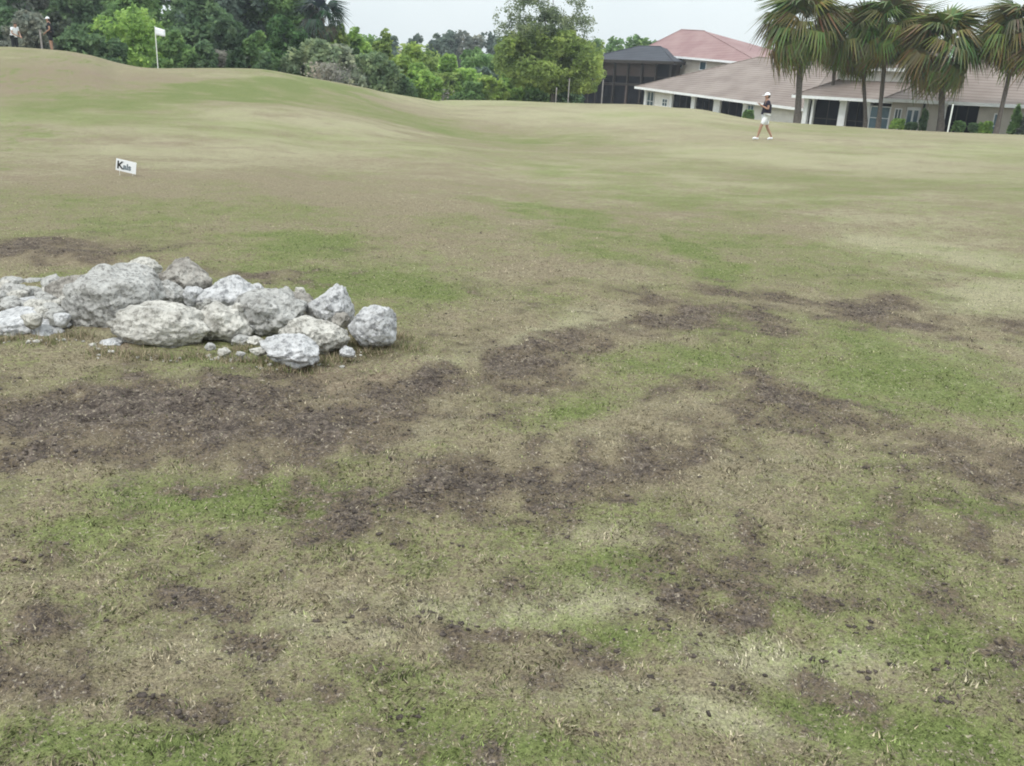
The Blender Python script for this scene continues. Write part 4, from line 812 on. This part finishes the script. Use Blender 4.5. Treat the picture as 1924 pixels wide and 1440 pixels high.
for k, (px, top, w, Y_, lab) in enumerate([(615, 110, 70, 74, 'leafless grey twigs in front of the brush right of the green'), (808, 162, 60, 90, 'low purplish brush at the fairway edge'), (410, 84, 50, 74, 'grey branches behind the raised green')]):
    bare_bush(px, top, w, Y_, lab, seed=k, n=110)
# far tree line
FARL = ['behind the olive bush at the shoulder of the lower wood', 'shaped like a tall pine, left of its twin pine', 'shaped like a narrow pine, right of its twin pine', 'grey blue and flat topped, right of the two pines', 'greyish one halfway between the pines and the big leafy tree', 'just left of the big leafy tree', 'at the left flank of the big leafy tree', 'seen through the left of the airy top', 'seen through the right of the airy top', 'at the right flank of the big leafy tree', 'above the left end of the blue grey roof', 'above the middle of the blue grey roof', 'between the blue grey roof and the pink roof peak', 'behind the pink roof peak', 'on the slope right of the pink roof peak', 'above the pinkish roof of the long house', 'left of the tallest palm crown', 'behind the tallest palm', 'behind the slim palms', 'behind the roof right of the slim palms', 'behind the broad palm', 'behind the leaning palm', 'running out of the right edge']
for k, (px, top, w, Y_, c) in enumerate([(735, 68, 90, 190, BL), (782, 58, 50, 205, BL), (815, 54, 40, 205, BL), (850, 60, 90, 215, BL), (885, 56, 80, 215, GY), (925, 58, 80, 215, BL), (965, 64, 80, 210, BL), (1010, 70, 90, 210, BL), (1070, 70, 90, 200, BL), (1110, 72, 90, 185, MD), (1150, 66, 80, 170, MD), (1185, 62, 90, 165, MD), (1235, 72, 90, 175, MD), (1300, 82, 90, 185, BL), (1350, 80, 90, 185, MD), (1395, 84, 80, 180, MD), (1440, 88, 90, 180, MD), (1520, 100, 110, 180, BL), (1600, 100, 110, 180, BL), (1690, 105, 110, 180, MD), (1790, 110, 120, 175, BL), (1890, 112, 120, 175, MD), (1980, 112, 110, 175, BL)]):
    tree(px, top, w, Y_, c, 'distant tree '+FARL[k], name='distant_tree', n=2600, leaf=.5, base_frac=.02, seed=120+k, lobes_n=7, group='far tree line', trunk_r=.2, thr=.36, top_w=.6)
# the big leafy tree in the middle
q = np.random.default_rng(99); bt = P(1030, 190, 92); zb = gz(bt.x, bt.y); k_ = (92*cP+2)/F
big = thing('leafy_tree', 'big leafy tree with thin airy top left of the dark screened house', 'tree', (bt.x, bt.y, zb))
def bl(px, py, rx, rz, dy=0, ry=None): p = P(px, py, 92); return ((p.x-bt.x), dy, p.z-zb, rx*k_, (ry or rx*.9)*k_, rz*k_)
dense = [bl(970, 95, 40, 30), bl(1010, 80, 45, 30, 1), bl(1065, 90, 45, 30, -.8), bl(1100, 95, 34, 34), bl(965, 125, 38, 28), bl(1010, 130, 50, 28, -1), bl(1070, 135, 50, 30, .8), bl(1105, 135, 30, 30), bl(1000, 108, 50, 25, 1.5), bl(1050, 115, 55, 30, 0), bl(1035, 155, 40, 18), bl(1090, 160, 32, 18), bl(985, 150, 25, 18), bl(1045, 78, 60, 22, 0)]
airy = [bl(950, 45, 26, 28), bl(985, 25, 38, 38, .5), bl(1020, 5, 40, 42), bl(1060, 20, 42, 42, -.5), bl(1090, 45, 34, 34), bl(1035, 50, 55, 28), bl(1000, 58, 50, 24), bl(1040, -30, 35, 30)]
p1_ = crown_pts(dense, 22000, q, freq=.75, thr=.40, shell=.45); v1, c1 = leaves(p1_, .20, (.25, .32, .10), q, var=.3, clump=.5)
p2_ = crown_pts(airy, 19000, q, freq=1.3, thr=.54, shell=.3); v2, c2 = leaves(p2_, .115, (.16, .20, .11), q, var=.35, clump=.8)
v = np.vstack([v1, v2]); mesh_obj('crown', v, np.arange(len(v)).reshape(-1, 4), M_leaf, big, cols=np.vstack([c1, c2]))
mb = MB(); mb.tube([(.4, 0, -.4), (.4, 0, 1.5), (.1, 0, 3.2), (0, 0, 6)], [.24, .19, .14, .05], 8)
for l in dense+airy: mb.tube([(.3, 0, 1.5+.15*l[2]), (l[0]*.5+.1, l[1]*.5, (2+l[2])/2+.2), l[:3]], [.09, .055, .015], 5)
mb.build('trunk', M_bark, big, True)
for px, lab in ((1067, 'taller pale post in front of the big leafy tree'), (1044, 'shorter pale post left of the taller one under the big tree')):
    a = P(px, 196, 84); z_ = gz(a.x, a.y); hh = P(px, 148 if px == 1067 else 165, 84).z-z_
    t_ = thing('slim_post', lab, 'post', (a.x, a.y, z_)); MB().tube([(0, 0, -.2), (0, 0, hh-.05)], .05, 8).build('post', M_twig, t_); MB().tube([(0, 0, hh-.05), (0, 0, hh)], [.065, .03], 8).build('cap', M_twig, t_)

# ------------------------------------------------------------ palms
M_frond = mat('palm_frond', (1, 1, 1), .55, .12, 2, attr=True, trans=.2, spec=.3)
def frond_mesh(q, Lp, Rf, green, hang):
    """a fan leaf: petiole along +x drooping, then a costapalmate fan of narrow leaflets"""
    v, f, c = [], [], []
    def bend(s): return Vector((s*math.cos(.5*hang*s/(Lp+Rf)), 0, -hang*.35*s*s/(Lp+Rf)))
    def quad(a, b, cc, d, col):
        k = len(v); v.extend([a[:], b[:], cc[:], d[:]]); f.append((k, k+1, k+2, k+3)); c.extend([col]*4)
    n = 5
    for i_ in range(n):
        a, b = bend(Lp*i_/n), bend(Lp*(i_+1)/n); w_ = Vector((0, .022, 0)); quad(a-w_, a+w_, b+w_, b-w_, (green[0]*1.3, green[1]*1.1, green[2]))
    hub = bend(Lp)
    for i_ in range(22):
        an = R(-125+250*i_/21); rl = Rf*(.72+.28*math.cos(an*.6))*q.uniform(.85, 1.05)
        fold = .28*abs(math.sin(an)); col = tuple(g_*q.uniform(.7, 1.25) for g_ in green)
        d = Vector((math.cos(an), math.sin(an)*.85, fold*.3)).normalized(); sd_ = Vector((-d.y, d.x, 0)).normalized()
        p0, p1_, p2_ = hub, hub+d*rl*.55+Vector((0, 0, -hang*.12*rl)), hub+d*rl+Vector((0, 0, -rl*(.5+hang*.7)*q.uniform(.7, 1.3)))
        w1 = Rf*.052
        quad(p0-sd_*.01, p0+sd_*.01, p1_+sd_*w1, p1_-sd_*w1, col); quad(p1_-sd_*w1, p1_+sd_*w1, p2_+sd_*.008, p2_-sd_*.008, col)
    return np.array(v), np.array(f), np.array(c)
def palm(px_b, py_b, px_t, py_t, Y_, label, n=42, Rf=1.15, Lp=1.3, seed=0, tr=.19, gl=(.12, .138, .038), dead=30, name='fan_palm'):
    Rf *= 1.34; Lp *= 1.22; n = int(n*1.4); q = random.Random(seed+300); b = P(px_b, py_b, Y_); tp = P(px_t, py_t, Y_); zb = gz(b.x, b.y); t = thing(name, label, 'palm tree', (b.x, b.y, zb), group='palm trees in front of the houses')
    T = tp-Vector((b.x, b.y, zb)); pts, rad = [], []
    for i_ in range(13):
        s = i_/12; pts.append((T.x*s**1.15, T.y*s, -.5*(i_ == 0)+T.z*s)); rad.append(tr*(1.25-.35*min(1, s*4))*(1+.08*(i_ % 2)+.35*max(0, s-.8)/.2))
    MB().tube(pts, rad, 10).build('trunk', M_palmbark, t, True)
    bo = MB()
    for i_ in range(46):                                      # old leaf bases under the crown
        a = i_*2.4; z = T.z-.1-.028*i_; ss = z/T.z; c_ = Vector((T.x*ss**1.15, T.y*ss, z)); d = Vector((math.cos(a), math.sin(a), .9)).normalized()
        bo.tube([c_+d*.12, c_+d*.36], [.05, .025], 4)
    bo.build('leaf_bases', M_palmbark, t)
    for i_ in range(n+dead):
        isd = i_ >= n; a = i_*2.39996+q.uniform(-.2, .2); u = (i_+.5)/n
        el = R(80-135*u**.9+q.uniform(-16, 16)) if not isd else R(-60+q.uniform(-22, 22))
        gcol = tuple(g_*q.uniform(.75, 1.35) for g_ in gl) if not isd else tuple(g_*q.uniform(.7, 1.3) for g_ in (.20, .165, .125))
        if not isd and u > .7: gcol = tuple(a_*.7+b_*.3 for a_, b_ in zip(gcol, (.24, .21, .08)))
        v, f, c = frond_mesh(q, Lp*q.uniform(.85, 1.1)*(.75 if isd else 1), Rf*q.uniform(.85, 1.1)*(.8 if isd else 1), gcol, .9 if isd else q.uniform(.5, 1.1))
        o = mesh_obj('dead_frond' if isd else 'frond', v, f, M_frond, t, cols=c)
        o.location = T; o.rotation_euler = (q.uniform(-.4, .4), -el, a)
    return t
palm(1499, 224, 1506, 45, 74, 'tallest palm at the left of the palm row with a thick grey trunk', seed=1, n=36, Rf=1.25, Lp=1.5, tr=.24)
palm(1627, 238, 1616, 70, 76, 'dark palm with slim trunk in front of the porch house', seed=2, n=30, tr=.15)
palm(1650, 240, 1668, 52, 75, 'palm with slim trunk right beside the dark slim one', seed=3, n=32, tr=.17, dead=26)
palm(1767, 247, 1771, 88, 72, 'broad palm with thick dark trunk before the beige house', seed=4, n=38, Rf=1.3, Lp=1.5, tr=.24, dead=30)
palm(1870, 256, 1915, 62, 70, 'leaning palm at the right edge of the photo', seed=5, n=34, tr=.17)
palm(1868, 236, 1868, 95, 84, 'thin pale trunked palm behind the leaning palm', seed=6, n=24, tr=.12, Rf=1.0, Lp=1.2)
palm(1560, 232, 1572, 62, 88, 'palm half hidden between the tallest palm and slim palms', seed=7, n=30, tr=.16)
palm(1715, 240, 1722, 66, 90, 'palm behind the slim palms with greyish hanging fronds', seed=8, n=26, tr=.15, dead=26)
fpm = palm(598, 120, 606, 34, 86, 'palm poking out above the end of the tall wood', seed=9, n=18, tr=.12, Rf=.9, Lp=1.0, dead=3, gl=(.035, .06, .045)); fpm['group'] = 'palm in the wood'
# white post by the broad palm, shrubs at the houses
a = P(1779, 256, 66.5); z_ = gz(a.x, a.y); hh = P(1779, 196, 66.5).z-z_; t_ = thing('slim_post', 'thin white post right of the broad palm trunk', 'post', (a.x, a.y, z_)); MB().tube([(0, 0, -.2), (0, 0, hh-.05)], .05, 8).build('post', M_pole, t_); MB().tube([(0, 0, hh-.05), (0, 0, hh)], [.06, .03], 8).build('cap', M_pole, t_)
for k, (px, top, w, Y_, c, lab) in enumerate([(1690, 225, 34, 73, BR, 'bright green shrub beside the blue window'), (1715, 232, 26, 73.5, DK, 'low dark shrub under the white door'), (1800, 229, 30, 72, MD, 'green shrub before the dark opening of the beige house'), (1828, 233, 26, 71.6, DK, 'dark shrub in the middle of the dark opening'), (1853, 230, 30, 71.5, BR, 'bright shrub left of the leaning palm foot'),
        (1912, 196, 34, 71.5, MD, 'tall green shrub at the right edge wall'), (1407, 208, 26, 90, MD, 'shrub under the last window of the long white house'), (1740, 205, 16, 74, DK, 'narrow dark climbing shrub between door and broad palm'), (1940, 215, 40, 71, GY, 'greyish shrub running out of the right edge')]):
    tree(px, top, w, Y_, c, lab, name='shrub', n=1500, leaf=.13, base_frac=0, seed=200+k, lobes_n=5, cat='shrub', trunk_r=.03, thr=.3)

# ------------------------------------------------------------ air
hz = bpy.data.materials.new('haze'); hz.use_nodes = True; t = hz.node_tree; t.nodes.clear(); o_ = t.nodes.new('ShaderNodeOutputMaterial'); v_ = t.nodes.new('ShaderNodeVolumePrincipled')
v_.inputs['Color'].default_value = (.86, .93, 1, 1); v_.inputs['Density'].default_value = .00045; v_.inputs['Anisotropy'].default_value = .2; t.links.new(v_.outputs[0], o_.inputs['Volume'])
MB().box(-330, 330, -330, 330, -9, 24).build('haze', hz); tag(bpy.data.objects['haze'], 'thin pale air between the camera and the far trees', 'haze', kind='stuff')
